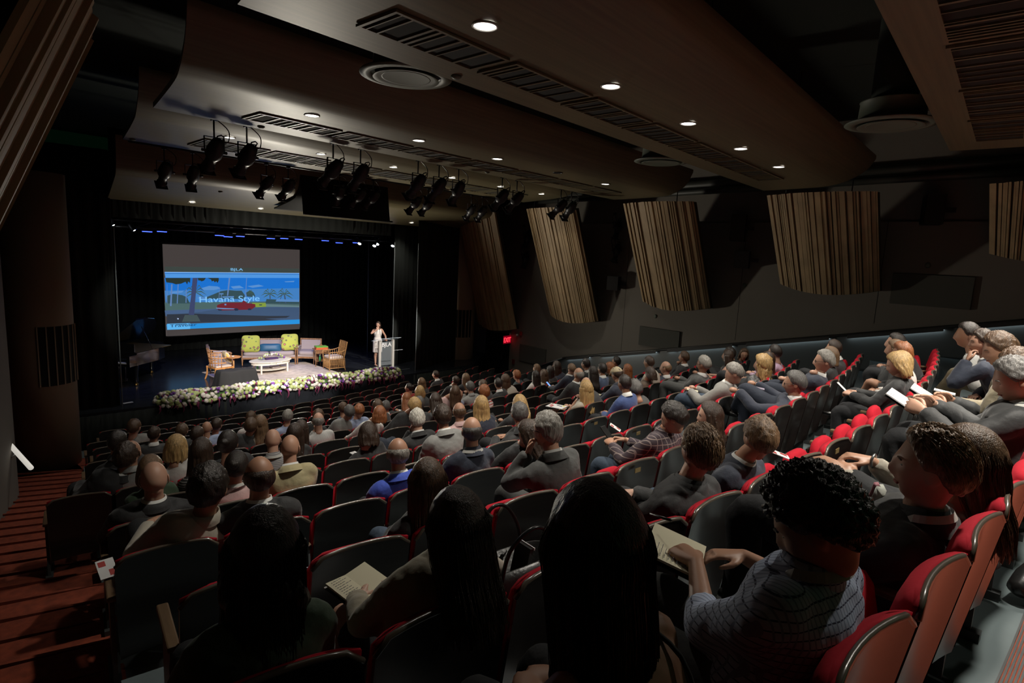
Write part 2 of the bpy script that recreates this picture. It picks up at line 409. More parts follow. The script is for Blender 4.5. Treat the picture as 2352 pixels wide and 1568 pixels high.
# left wall, columns
mb = MB()
mb.add([(xwl(13),13,-6),(xwl(-5),-5,-6),(xwl(-5),-5,3),(xwl(13),13,3)], [(0,1,2,3)])
mb.add([(xwl(13),13,-6),(xwl(13)-.4,13.2,-6),(xwl(13)-.4,13.2,3),(xwl(13),13,3)], [(0,1,2,3)])
struct(mb.build('wall_left', m_plaster))
mb = MB(); mb.add([(-5,16.5,-6),(2.6,17.5,-6),(2.6,17.5,3),(-5,16.5,3)], [(0,1,2,3)]); mb.add([(-5,16.5,-6),(-5,-6,-6),(-5,-6,3),(-5,16.5,3)], [(0,1,2,3)])
struct(mb.build('wall_left', m_dark))
for (cx,cy,lab,a0) in ((2.95,16.2,'round tan stage column at the left side of the stage',-1.1),(17.0,17.3,'round tan stage column at the right side of the stage',-2.2)):
    t = empty('stage_column', (cx,cy,-5.4), 0, lab, 'column')
    mb = MB(); mb.lathe([(.62,0),(.62,6.6)], 40); mb.build('shaft', m_col, t)
    mb = MB(); z0, z1 = (1.92,3.05) if cx > 9 else (2.05,3.35)
    V = []; n = 14
    for i in range(n+1):
        a = a0-.75+1.5*i/n
        V += [(.628*math.cos(a),.628*math.sin(a),z0),(.628*math.cos(a),.628*math.sin(a),z1)]
    mb.add(V, [(2*i,2*i+2,2*i+3,2*i+1) for i in range(n)]); lv = mb.build('louver', m_slot, t, fix=False)
    mb = MB()
    for i in range(7):
        a = a0-.72+1.44*i/6; x,y = .64*math.cos(a), .64*math.sin(a); mb.box((x-.012,y-.012,z0),(x+.012,y+.012,z1))
    mb.build('fins', m_col, lv)
# stage
mb = MB()
P_ = [(1.9,16.98),(4.3,16.75),(9,16.2),(13.2,15.85),(16.4,15.8),(19,17.5),(19,26),(1.9,26)]
mb.prism(P_, -5.6, STZ)
struct(mb.build('floor', m_stage))
def drape(name, x0, y0, x1, y1, z0, z1, lab, amp=.05, wl=.28, grp=None):
    mb = MB(); L = math.hypot(x1-x0,y1-y0); n = max(8,int(L/.04)); nx,ny = -(y1-y0)/L,(x1-x0)/L
    V = []
    for i in range(n+1):
        u = i/n; d = amp*math.sin(2*PI*u*L/wl)+amp*.4*math.sin(2*PI*u*L/wl*.37+1)
        x,y = x0+(x1-x0)*u+nx*d, y0+(y1-y0)*u+ny*d
        V += [(x,y,z0),(x,y,z1)]
    mb.add(V, [(2*i,2*i+2,2*i+3,2*i+1) for i in range(n)], smooth=True)
    o = mb.build(name, m_black, fix=False); md = o.modifiers.new('s','SOLIDIFY'); md.thickness = .015
    return tag(o, lab, 'curtain', grp)
drape('stage_curtain', 3.7,25,18,23.6, STZ+.01,2.2, 'black backdrop curtain across the rear of the stage')
drape('stage_curtain', 2.6,17.4,4.66,17.1, STZ+.01,2.0, 'black leg curtain at the front left of the stage', .03)
drape('stage_curtain', 13.72,16.15,16.4,16.9, STZ+.01,2.0, 'black leg curtain at the front right of the stage', .03)
drape('stage_curtain', 13.66,17.4,17,18.2, STZ+.01,2.0, 'black leg curtain just behind the lectern on the right', .03)
drape('stage_curtain', 14.62,20.3,18,21, STZ+.01,2.0, 'black leg curtain deep on the right of the stage', .03)
drape('stage_curtain', 2.2,21,4.6,20.9, STZ+.01,2.0, 'black leg curtain behind the piano', .03)
drape('stage_curtain', 4.8,17.5,13.5,17.45, .42,2.6, 'black border curtain hanging above the stage opening', .02)
drape('stage_curtain', 2.5,stage_y(2.5)-.06,15.6,stage_y(15.6)-.03, -5.34,STZ-.06, 'black skirt curtain along the stage front', .015,.2)
m_edge = mat('edge_glint_pale', (.2,.24,.24), .6)  # pale tubes paint the light caught on the black curtain edges
for (x,y,z1) in ((4.70,17.07,.17),(13.66,16.1,.2),(13.6,17.36,.2),(14.55,20.27,.2)):
    mb = MB(); mb.tube([(x,y,STZ),(x,y,z1)], .014, 6)
    tag(mb.build('curtain_edge_glint', m_edge), {4.70:'thin pale cable painted at the left curtain edge by the piano',13.66:'thin pale cable painted at the right curtain edge nearest the column',13.6:'thin pale cable painted on the curtain edge right of the lectern',14.55:'thin pale cable painted on the curtain edge behind the lectern'}[x], 'glint')
# outer enclosure
mb = MB(); mb.add([(1.9,26,-5.6),(19,26,-5.6),(19,26,3),(1.9,26,3)], [(0,1,2,3)]); struct(mb.build('wall_front', m_dark))
mb = MB(); mb.add([(-7,-5,-2),(20,-5,-2),(20,-5,3.6),(-7,-5,3.6)], [(0,1,2,3)]); struct(mb.build('wall_back', m_dark))
mb = MB(); mb.add([(19.5,-5,-6),(19.5,26,-6),(19.5,26,3.6),(19.5,-5,3.6)], [(0,1,2,3)]); struct(mb.build('wall_right', m_dark))
mb = MB(); mb.add([(-7,-5,3.6),(20,-5,3.6),(20,27,3.6),(-7,27,3.6)], [(0,1,2,3)]); struct(mb.build('ceiling', m_dark))

# ------------------------------------------------------------------ ceiling clouds
def cxl(y): return 2.6+.2*(y-7)
def cxr(y): return 13.6+.19*(y-2.46)
def curve_prof(pts):
    out = []
    for i,(y,z) in enumerate(pts): out.append((y,z))
    return out
CL = {1:[(17.2,.84),(16.0,1.03),(15.0,1.2),(14.75,1.27),(14.6,1.4),(14.5,1.6),(14.42,1.95)],
      2:[(13.0,1.75),(11.9,1.79),(11.1,1.84),(10.85,1.9),(10.6,2.02),(10.4,2.18),(10.25,2.4)],
      3:[(9.0,1.68),(8.2,1.68),(7.3,1.70),(7.0,1.76),(6.75,1.88),(6.6,2.02),(6.48,2.25)],
      4:[(4.6,1.71),(3.9,1.71),(3.3,1.725),(2.95,1.78),(2.7,1.88),(2.5,2.02),(2.38,2.2)],
      5:[(.92,1.72),(.2,1.72),(-.4,1.73),(-.75,1.8),(-1.0,1.9),(-1.2,2.1)]}
def cz(c, y):
    P = sorted(CL[c])
    for (a,za),(b,zb) in zip(P[:-1],P[1:]):
        if a <= y <= b: return za+(zb-za)*(y-a)/(b-a)
    return P[-1][1]
cloudobj = {}
for c,P in CL.items():
    # refine profile
    Q = []
    for i in range(len(P)-1):
        p0 = P[max(i-1,0)]; p1 = P[i]; p2 = P[i+1]; p3 = P[min(i+2,len(P)-1)]
        for k in range(4):
            t_ = k/4; Q.append(tuple(.5*((2*p1[j])+(-p0[j]+p2[j])*t_+(2*p0[j]-5*p1[j]+4*p2[j]-p3[j])*t_*t_+(-p0[j]+3*p1[j]-3*p2[j]+p3[j])*t_**3) for j in (0,1)))
    Q.append(P[-1])
    mb = MB(); V = []; nx = 30
    for j in range(nx+1):
        for (y,z) in Q:
            u = j/nx; x = cxl(y)+(cxr(y)-cxl(y))*u
            if c == 5: x = -1+u*11.3
            V.append((x,y,z))
    L = len(Q); n0 = len(V)
    V += [(x,y,z+.07) for (x,y,z) in V]
    Fc = []
    for j in range(nx):
        for i in range(L-1):
            a = j*L+i; Fc.append((a,a+1,a+L+1,a+L)); Fc.append((n0+a,n0+a+L,n0+a+L+1,n0+a+1))
        Fc.append((j*L,(j+1)*L,n0+(j+1)*L,n0+j*L)); a = j*L+L-1; Fc.append((a,n0+a,n0+a+L,a+L))
    for i in range(L-1):
        Fc.append((i,n0+i,n0+i+1,i+1)); a = nx*L+i; Fc.append((a,a+1,n0+a+1,n0+a))
    mb.add(V, Fc, smooth=True)
    o = mb.build('ceiling_cloud', m_cloud)
    md = o.modifiers.new('e','EDGE_SPLIT'); md.split_angle = math.radians(40)
    cloudobj[c] = tag(o, {1:'curved veneer ceiling panel directly over the stage front',2:'curved veneer ceiling panel, second from the stage',3:'curved veneer ceiling panel, third from the stage',4:'curved veneer ceiling panel with the largest round lights',5:'dark veneer ceiling panel at the top right corner'}[c], 'ceiling panel', 'curved ceiling panels')
    # suspension rods
    for j,(fx) in enumerate((.15,.5,.85)):
        y = (P[0][0]+P[-1][0])/2; x = cxl(y)+(cxr(y)-cxl(y))*fx
        if c == 5: x = -1+11.3*fx
        rr = MB(); rr.tube([(x,y,cz(c,y)+.06),(x,y,3.6)], .01, 6); rr.build('rod', m_blackmetal, o)
# downlights
m_bulb = mat('lamp_glow', (1,1,1), .5, emit=(1,.94,.84), es=9)
m_refl = mat('lamp_reflector', (.9,.88,.84), .35, metal=.0, emit=(1,.95,.86), es=.55)
SP = 1.85
def downlight(x, y, z, lab, power, grp, on=True):
    t = empty('downlight', (x,y,z), 0, lab, 'ceiling light', grp)
    mb = MB(); n = 28
    mb.loft([[(r*math.cos(2*PI*k/n), r*math.sin(2*PI*k/n), zz) for k in range(n)] for r,zz in ((.088,.002),(.104,.002),(.104,-.010),(.092,-.013),(.088,-.002))], cap=False)
    mb.build('trim_ring', m_trimw if on else m_blackmetal, t)
    if on:
        mb = MB(); mb.loft([[(r*math.cos(2*PI*k/n), r*math.sin(2*PI*k/n), zz) for k in range(n)] for r,zz in ((.09,-.003),(.05,-.001))], cap=False); mb.build('reflector', m_refl, t, fix=False)
        mb = MB(); mb.ell((0,0,-.004),(.085,.085,.006),20,8); mb.build('lens', m_bulb, t)
        spot('downlight_beam', (x,y,z-.03), (x,y,z-3), power, 116, .9, (1,.93,.82), .08)
    else:
        mb = MB(); mb.ell((0,0,-.003),(.085,.085,.005),20,8); mb.build('lens', m_slot, t)
ordn = ['first','second','third','fourth','fifth','sixth']
PW = {1:100,2:180,3:225,4:360,5:640}
for c,(y,x0,n_,xs) in {1:(16.7,3.46,5,None),2:(11.16,2.68,6,None),3:(7.41,2.37,5,None),4:(3.345,1.86,5,None),5:(-.42,2.3,4,None)}.items():
    for i in range(n_):
        x = (x0+i*1.0)*SP
        off = (c == 3 and i == 3)
        downlight(x, y, cz(c,y)-.002, '%s round recessed ceiling light, %s from left in the %s panel row from the stage'%('unlit' if off else 'lit', ordn[i], ordn[c-1]), PW[c], 'round recessed ceiling lights', not off)
# slot grilles
def grille(c, x0, x1, y0, y1, seed, lab):
    r = random.Random(seed); t = empty('ceiling_grille', ((x0+x1)/2,(y0+y1)/2,cz(c,(y0+y1)/2)-.004), 0, lab, 'ceiling grille', 'slotted air grilles in the ceiling panels')
    W = x1-x0; D = y1-y0; sl = (cz(c,y1)-cz(c,y0))/(y1-y0)
    Mx = Matrix.Rotation(math.atan(sl),4,'X')
    mb = MB(); mb.box((-W/2,-D/2,-.006),(W/2,D/2,0), M=Mx); mb.build('slots', m_slot, t)
    mb = MB()
    for a,b in (((-W/2-.03,-D/2-.03),(W/2+.03,-D/2)),((-W/2-.03,D/2),(W/2+.03,D/2+.03)),((-W/2-.03,-D/2),(-W/2,D/2)),((W/2,-D/2),(W/2+.03,D/2))):
        mb.box((a[0],a[1],-.02),(b[0],b[1],0), M=Mx)
    mb.build('frame', m_cloud, t)
    mb = MB(); x = -W/2+.04
    while x < W/2-.05:
        wd = r.choice((.012,.018,.03)); mb.box((x,-D/2,-.02),(x+wd,D/2,-.002), M=Mx); x += wd+r.choice((.04,.09,.14,.19))
    mb.build('fins', m_cloud, t)
gid = 0
for c,y0,y1,x0,n_ in ((4,3.68,4.12,2.86,7),(3,7.88,8.36,3.92,7),(2,11.6,12.35,4.72,7),(5,.15,.6,1.6,6)):
    for i in range(n_):
        a = x0+1.355*i; gid += 1
        grille(c, a, a+1.2, y0, y1, gid*3, 'dark slotted ceiling grille, %s from left in the %s ceiling panel from the stage'%(['first','second','third','fourth','fifth','sixth','seventh'][i], ordn[c-1]))
# round diffusers between the clouds
m_diff = mat('diffuser_grey', (.10,.12,.09), .55)
for (x,y,z,r,lab) in ((4.3,5.35,1.87,.5,'large round ceiling diffuser in the left gap between panels'),(10.4,5.35,1.87,.5,'small looking round ceiling diffuser in the middle gap between panels'),(8.9,1.45,1.87,.52,'round ceiling diffuser in the dark gap at upper right')):
    t = empty('round_diffuser', (x,y,z), 0, lab, 'ceiling diffuser')
    mb = MB(); mb.lathe([(r*.99,0),(r,-.012),(r*.8,-.03),(r*.72,.02),(r*.7,.25),(r*.72,.26)], 40); mb.build('rim', m_diff, t)
    for i,q in enumerate((.62,.44,.28,.13)):
        mb = MB(); mb.lathe([(r*q,-.03+.012*i),(r*(q+.09),-.045+.012*i),(r*(q+.1),-.04+.012*i),(r*(q-.02),-.01+.012*i)], 32); mb.build('cone_ring', m_diff, t)
    mb = MB(); mb.tube([(0,0,.2),(0,0,1.7)], r*.5, 16); mb.build('duct', m_dark, t)
# small sprinkler discs
for (x,y,c,w_) in ((4.35,8.75,3,'left end of the third'),(4.2,4.45,4,'stage edge of the fourth'),(5.9,12.75,2,'middle of the second'),(3.9,12.8,2,'left end of the second'),(6.5,15.2,1,'first'),(9.2,8.7,3,'middle of the third')):
    mb = MB(); mb.lathe([(.05,0),(.055,-.01),(.03,-.03),(.012,-.035)], 16)
    tag(mb.build('sprinkler_cap', m_diff, loc=(x,y,cz(c,y)-.001)), 'small round sprinkler cap at the %s ceiling panel from the stage'%w_, 'sprinkler')
# black curved panel under the first cloud
mb = MB(); V = []; ys = [16.1-.15*i for i in range(14)]
for j in (0,1):
    for y in ys:
        x = (8.35 if j == 0 else 11.15)+(y-16.1)*.08; V.append((x,y,cz(1,y)-.10))
L = len(ys); V += [(x,y,z+.04) for x,y,z in V]; n0 = 2*L
Fc = [(i,i+1,L+i+1,L+i) for i in range(L-1)]+[(n0+i,n0+L+i,n0+L+i+1,n0+i+1) for i in range(L-1)]+[(0,L,n0+L,n0),(L-1,n0+L-1,n0+2*L-1,2*L-1)]+[(i,n0+i,n0+i+1,i+1) for i in range(L-1)]+[(L+i,L+i+1,n0+L+i+1,n0+L+i) for i in range(L-1)]
mb.add(V, Fc, smooth=True); tag(mb.build('speaker_cloth_panel', mat('black_cloth', (.012,.012,.01), .9)), 'black curved cloth panel under the ceiling above the stage', 'panel')

# ------------------------------------------------------------------ stage lighting fixtures
m_can = mat('black_can', (.014,.014,.015), .4, metal=.2)
m_rim = mat('spill_lit_rim', (.6,.62,.65), .3, metal=.7)
def make_fixture():
    t = empty('stage_spotlight', (0,0,0))
    mb = MB(); mb.tube([(0,0,.22),(0,0,0)], .012, 6); mb.box((-.03,-.03,.2),(.03,.03,.27)); mb.build('clamp', m_can, t)
    mb = MB(); mb.box((-.13,-.012,-.01),(.13,.012,0)); mb.box((-.13,-.012,-.2),(-.122,.012,0)); mb.box((.122,-.012,-.2),(.13,.012,0)); mb.build('yoke', m_can, t)
    tilt = math.radians(48); Mx = Matrix.Translation((0,0,-.18)) @ Matrix.Rotation(tilt,4,'X')
    # local -Z of Mx points down/forward (+Y)
    mb = MB(); mb.lathe([(.03,.20),(.075,.17),(.095,.08),(.105,.02),(.105,-.06),(.085,-.10),(.07,-.12),(.07,-.24),(.085,-.25),(.085,-.31)], 20, M=Mx); mb.build('body', m_can, t)
    mb = MB(); mb.lathe([(.078,-.315),(.088,-.30),(.09,-.322),(.08,-.325)], 20, M=Mx); mb.build('lens_rim', m_blackmetal, t)
    mb = MB(); mb.box((-.095,-.095,-.335),(.095,.095,-.325), M=Mx); mb.build('gel_frame', m_can, t)
    mb = MB(); mb.tube([(-.04,0,.18),(-.04,0,.25),(0,0,.275),(.04,0,.25),(.04,0,.18)], .009, 6, M=Mx); mb.build('handle', m_can, t)
    for x_ in (-1,1): mb = MB(); mb.tube([(x_*.16,0,-.18),(x_*.10,0,-.18)], .02, 8); mb.build('knob', m_can, t)
    mb = MB(); mb.tube([(.02,-.03,.22),(.16,-.06,.1),(.14,-.08,-.05),(.03,-.1,-.06)], .007, 5, sub=4); mb.build('power_cable', m_can, t)
    return t
fx0 = make_fixture(); used_fx = False
FA = [(492,True),(567,True),(765,False),(828,True),(960,False),(1008,True),(1053,False),(1153,True),(1187,False),(1288,True),(1312,False)]
FB = [378,443,612,662,780,825,857,955,983,1083,1108]
cnt = 0
def place_fixture(loc, rz, lab, tilt=0):
    global used_fx, fx0
    f = fx0 if not used_fx else copy_tree(fx0); used_fx = True
    f.location = loc; f.rotation_euler = (tilt,0,rz); f.scale = (1.15,)*3
    f['label'] = lab; f['category'] = 'stage light'; f['group'] = 'stage spotlights hanging from the ceiling'
    return f
def xat(px, py, y): return float(ray(px,py)[0]*y)
names11 = ['first','second','third','fourth','fifth','sixth','seventh','eighth','ninth','tenth','eleventh']
ya_ = [320,330,370,378,398,408,415,435,440,460,462]; yb_ = [378,386,410,410,430,437,440,450,455,467,472]
fixA = []
for i,((px,lit),py) in enumerate(zip(FA,ya_)):
    x = xat(px,py,9.35); f = place_fixture((x,9.35,1.50), rnd.uniform(-.25,.35)-(.1 if i>4 else 0), 'black stage spotlight, %s from left in the nearer hanging row'%names11[i]); fixA.append((x,9.35,1.28))
for i,(px,py) in enumerate(zip(FB,yb_)):
    x = xat(px,py,13.35); place_fixture((x,13.35,1.50), rnd.uniform(-.25,.35), 'black stage spotlight, %s from left in the row nearer the stage'%names11[i])
for y,z,xa_,xb_ in ((9.35,1.78,3.2,14.2),(13.35,1.78,4.0,15.0)):
    mb = MB(); mb.tube([(xa_,y,z),(xb_,y,z)], .025, 8)
    p = mb.build('lighting_pipe', m_can); tag(p, 'black lighting pipe holding the %s row of spotlights'%('nearer' if y < 10 else 'farther'), 'pipe')
    for q in (.1,.5,.9):
        h = MB(); h.tube([(xa_+(xb_-xa_)*q,y,z),(xa_+(xb_-xa_)*q,y,3.62)], .008, 5); h.build('hanger', m_can, p)
for (s,z,lab) in ((.99,-.25,'black spotlight on the right wall, left of the second slatted panel, lowest'),(.95,.55,'black spotlight high on the right wall between the first two slatted panels'),(-3.37,.18,'black spotlight on the right wall, lower of the two left of the third panel'),(-3.34,.93,'black spotlight on the right wall, upper of the two left of the third panel')):
    p = rw(s,.35,z+.28); place_fixture(p, WR-.2+.3, lab, -.5)
# wall speakers
m_spk = mat('speaker_black', (.008,.008,.008), .55)
for (s,z,w_,h_,lab) in ((-3.4,-.78,.42,.45,'black loudspeaker on the right wall left of the third slatted panel'),(-7.51,1.01,.34,.72,'tall black loudspeaker on the wall, upper of two stacked'),(-7.72,.16,.5,.46,'square black loudspeaker on the wall, lower of two stacked'),(-11.9,1.4,.68,.62,'large dark loudspeaker high on the wall at far right')):
    p = rw(s,.35,z); t = empty('loudspeaker', p, WR+PI/2+.35, lab, 'loudspeaker')
    mb = MB(); mb.prism([(-w_/2,-.15),(w_/2,-.15),(w_/2*.8,.2),(-w_/2*.8,.2)], -h_/2, h_/2); mb.build('cabinet', m_spk, t)
    mb = MB(); mb.box((-w_/2+.02,-.165,-h_/2+.02),(w_/2-.02,-.152,h_/2-.02), bev=.005); mb.build('grille', m_slot, t)
    mb = MB(); mb.box((-.03,.2,-.05),(.03,.42,.05)); mb.build('bracket', m_blackmetal, t)
# emergency lamp, red devices, exit sign
m_red = mat('red_plastic', (.35,.02,.015), .5)
t = empty('exit_sign', (17.62,15.2,-3.42), 0, 'small red illuminated EXIT sign beside the door', 'exit sign')
mb = MB(); mb.box((-.25,-.03,-.18),(.25,.03,.18), bev=.01); mb.build('housing', m_can, t)
m_ex = mat('exit_red', (.8,.02,.02), .5, emit=(1,.03,.05), es=2.2)
mb = MB(); mb.box((-.23,-.036,-.16),(.23,-.031,.16)); mb.build('face', mat('exit_face', (.12,.005,.01), .5, emit=(.5,.0,.02), es=.35), t)
text('lettering', 'EXIT', m_ex, .27, (0,-.04,-.10), (PI/2,0,0), t, .003, sx=.78, bold=.006)
mb = MB(); mb.box((-.22,0,.18),(.22,.02,.2)); mb.tube([(.25,0,0),(.36,0,0)], .015, 6); mb.build('mount', m_blackmetal, t)
t = empty('emergency_lamp', rw(1.55,.08,-3.2), WR, 'twin headed emergency lamp above the exit sign', 'emergency light')
mb = MB(); mb.box((-.15,0,-.05),(.15,.06,.05)); mb.build('housing', mat('beige_plastic', (.25,.23,.2), .5), t)
mb = MB(); mb.ell((-.2,.08,.03),(.05,.05,.05),10,8); mb.ell((.2,.08,.03),(.05,.05,.05),10,8); mb.build('lamp_head', m_trimw, t)
mb = MB(); mb.box((-.06,-.03,-.08),(.06,.04,.08), bev=.02); tag(mb.build('fire_strobe', m_red, loc=rw(1.25,.05,-3.1), rot=(0,0,WR)), 'small red fire strobe right of the exit sign', 'fire alarm')
mb = MB(); mb.box((-.06,-.02,-.1),(.06,.03,.1), bev=.01); tag(mb.build('fire_pull_station', mat('dark_red', (.12,.01,.01), .5), loc=rw(1.62,.04,-4.3), rot=(0,0,WR)), 'dark red fire pull box right of the door', 'fire alarm')
for (px,py,s) in ((1518,738,-4.9),(1717,657,-7.7),(2127,612,-11.9)):
    mb = MB(); mb.lathe([(.06,0),(.05,.02),(.02,.03)], 14, M=Matrix.Rotation(-PI/2,4,'X')); z = -1.72 if s > -5 else (-.53 if s > -8 else .22)
    tag(mb.build('wall_sensor', m_diff, loc=rw(s,.01,z), rot=(0,0,WR)), 'small round sensor on the right wall, %s'%('above the smaller grey wall panel' if s > -5 else 'below the stacked loudspeakers' if s > -8 else 'above the dark wall panel'), 'sensor')
# left side hand rail, a faint glow painting the light on it
t = empty('left_handrail', (1.9,12.6,-3.75), 0, 'short bright rail end against the left wall', 'handrail')
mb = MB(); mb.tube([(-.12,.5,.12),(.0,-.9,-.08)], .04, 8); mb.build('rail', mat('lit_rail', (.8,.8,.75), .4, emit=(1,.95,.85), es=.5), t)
mb = MB(); mb.tube([(-.05,-.2,.0),(-.2,-.2,-.1)], .015, 6); mb.build('bracket', m_steel, t)

# ------------------------------------------------------------------ pipe with blue lights over the stage
mb = MB(); mb.tube([(4.4,18.5,.19),(15.6,18.5,.24)], .03, 8); mb.tube([(4.4,18.5,.36),(15.6,18.5,.40)], .02, 8)
for i in range(12):
    x = 4.6+i*.98; mb.tube([(x,18.5,.19),(x+.49,18.5,.38)], .008, 5)
tag(mb.build('stage_truss', m_steel if False else mat('dull_steel', (.1,.1,.1), .4, metal=.8)), 'thin steel truss across the top of the stage', 'truss')
m_blue = mat('blue_led', (.1,.1,1), .5, emit=(.03,.06,1), es=7)
m_white = mat('white_led', (1,1,1), .5, emit=(.85,.9,1), es=22)
BL = [(338,531),(372,531),(504,540),(524,543),(552,542),(622,547),(653,547),(686,549),(747,552),(779,557),(818,557)]
for i,(px,py) in enumerate(BL):
    p = atY(px,py,18.5); t = empty('led_batten', p, 0, 'blue stage wash light, %s from left on the truss'%names11[i], 'stage light', 'blue wash lights on the truss')
    mb = MB(); mb.box((-.13,-.06,.0),(.13,.06,.10), bev=.01); mb.build('housing', m_can, t)
    mb = MB(); mb.box((-.11,-.05,-.02),(.11,.05,-.002)); mb.build('lens', m_blue, t)
    spot('blue_beam', p+Vector((0,0,-.05)), p+Vector((rnd.uniform(-1,1),1.2,-4.5)), 42, 80, .8, (.06,.16,1), .05)
WL = [(244,496),(260,516),(308,528),(826,559),(860,564),(867,560),(902,564)]
for i,(px,py) in enumerate(WL):
    p = atY(px,py,18.3); t = empty('stage_par_light', p, 0, 'small bright white stage lamp, %s from left near the truss'%names11[i], 'stage light', 'white stage lamps at the truss')
    Mx = Matrix.Rotation(math.radians(35 if px > 500 else -30),4,'Y') @ Matrix.Rotation(-.3,4,'X')
    mb = MB(); mb.lathe([(.04,.2),(.065,.14),(.075,0),(.078,-.01)], 16, M=Mx); mb.build('can', m_can, t)
    mb = MB(); mb.tube([(0,0,.12),(0,.1,(.30-p.z)),(0,.2,(.30-p.z))], .012, 6); mb.build('hook', m_can, t)
    rr_ = .06 if px > 500 else .028
    mb = MB(); mb.lathe([(.01,-.006),(rr_,-.012),(rr_,-.018),(.01,-.02)], 16, M=Mx); mb.build('lens', m_white, t)


# added unseen spots imitate light thrown back from the lit rug and stage
spot('bounce_fill', (9.8,17.5,-3.3), (11.5,7,1.9), 1050, 114, .9, (1,.92,.76), .25)
spot('bounce_fill', (9.6,18.0,-3.0), (9.4,15.6,1), 420, 120, .8, (1,.92,.78), .2)

area('rear_hall_fill', (6,-4.6,1.6), (8,10,-1.5), 5, 9, 1.6, (.35,1,.5))  # unseen green fill added behind the camera to tint the shadows
# ================================================================== theatre seats
m_shell = mat('dark_lacquered_plywood', (.014,.010,.009), .3, coat=.35, var=((2,2,30),.3))
m_shelledge = mat('pale_ply_edge', (.10,.08,.06), .3, coat=.5)
m_velvet = mat('red_velvet', (.36,.004,.016), .9, bump=((60,60,60),.25,.003), spec=.25)
m_arm = mat('oak_armrest', (.12,.075,.04), .4, var=((30,3,3),.3))
m_std = mat('grey_steel_standard', (.06,.065,.065), .45, metal=.4)
m_brass = mat('brass_plaque', (.45,.32,.14), .4, metal=.7)
def seat_parts(up):
    t = empty('theatre_seat')
    # back shell: slightly concave, rounded top corners, reclined
    n = 10; W = .262
    def back(u, z, d):   # u -1..1
        w_ = W*(1-.06*max(0,(.45-z)/.45)); y = .10*(SEATH-z)/.6*.9-.02+.035*u*u*-1+.035
        return (u*w_, y+d, z)
    def top(u): return SEATH+.012*(1-u*u)-(0 if abs(u) < .86 else (abs(u)-.86)*.28)
    mb = MB()
    for d0, d1 in ((0,.016),):
        rows_ = [.20,.3,.45,.6,.72,.80,None]
        V = []; 
        for d in (d0,d1):
            for z in rows_:
                for i in range(n+1):
                    u = -1+2*i/n; V.append(back(u, top(u) if z is None else z, d))
        R_ = len(rows_); L = n+1; Fc = []
        for i in range(R_-1):
            for j in range(n):
                a = i*L+j; Fc.append((a,a+1,a+L+1,a+L)); b = R_*L+a; Fc.append((b,b+L,b+L+1,b+1))
        for j in range(n): Fc.append((j,R_*L+j,R_*L+j+1,j+1)); a = (R_-1)*L+j; Fc.append((a,a+1,R_*L+a+1,R_*L+a))
        for i in range(R_-1): Fc.append((i*L,i*L+L,R_*L+i*L+L,R_*L+i*L)); a = i*L+n; Fc.append((a,R_*L+a,R_*L+a+L,a+L))
        mb.add(V, Fc, smooth=True)
    o = mb.build('back_shell', m_shell, t); md = o.modifiers.new('e','EDGE_SPLIT'); md.split_angle = math.radians(45)
    # rim: steel/ply edge along the top
    mb = MB(); mb.tube([back(-1+2*i/n, top(-1+2*i/n)+.002, .008) for i in range(n+1)], .011, 6); mb.build('top_rim', m_shelledge, t)
    # red cushion on the front of the back
    mb = MB(); rings = []
    for i,z in enumerate((.40,.43,.55,.70,.80,.855,.872)):
        zz = [z]*(n+1); th = (.035,.055,.065,.06,.055,.045,.02)[i]
        ring = [back((-1+2*j/n)*.985, z-(0 if abs(-1+2*j/n)<.9 else .012), .016) for j in range(n+1)]+[back((-1+2*j/n)*.985, z-(0 if abs(-1+2*j/n)<.9 else .012), .016+th*(1-.35*(-1+2*j/n)**4)) for j in range(n,-1,-1)]
        rings.append(ring)
    mb.loft(rings, smooth=True); mb.build('back_cushion', m_velvet, t)
    # seat cushion
    mb = MB(); rings = []
    if up: M_ = Matrix.Translation((0,.185,.345)) @ Matrix.Rotation(math.radians(77),4,'X') @ Matrix.Scale(.93,4)
    else: M_ = Matrix.Translation((0,.13,.44)) @ Matrix.Rotation(math.radians(3),4,'X')
    for (yy,wd,th) in ((0,.215,.05),(.03,.225,.085),(.2,.23,.10),(.34,.22,.10),(.40,.17,.085),(.43,.11,.05)):
        ring = []
        for j in range(16):
            a = 2*PI*j/16; cx_ = math.copysign(abs(math.cos(a))**.5, math.cos(a)); sx_ = math.copysign(abs(math.sin(a))**.6, math.sin(a))
            ring.append((wd*cx_, yy, th*.5*sx_-.01))
        rings.append(ring)
    mb.loft(rings, M=M_); mb.build('seat_cushion', m_velvet, t)
    mb = MB(); mb.box((-.19,.0,-.075),(.19,.36,-.055), M=M_); mb.build('seat_pan', m_shell, t)
    # armrest + standard on the left side
    for sgn in (-1,):
        x = sgn*.28
        mb = MB(); mb.box((x-.026,.06,.585),(x+.026,.44,.615), bev=.008); mb.build('armrest', m_arm, t)
        mb = MB(); mb.box((x-.012,.10,.05),(x+.012,.36,.585)); mb.box((x-.03,.06,.0),(x+.03,.40,.05)); mb.build('standard', m_std, t)
    return t
seat_dn = seat_parts(False); seat_up = seat_parts(True)
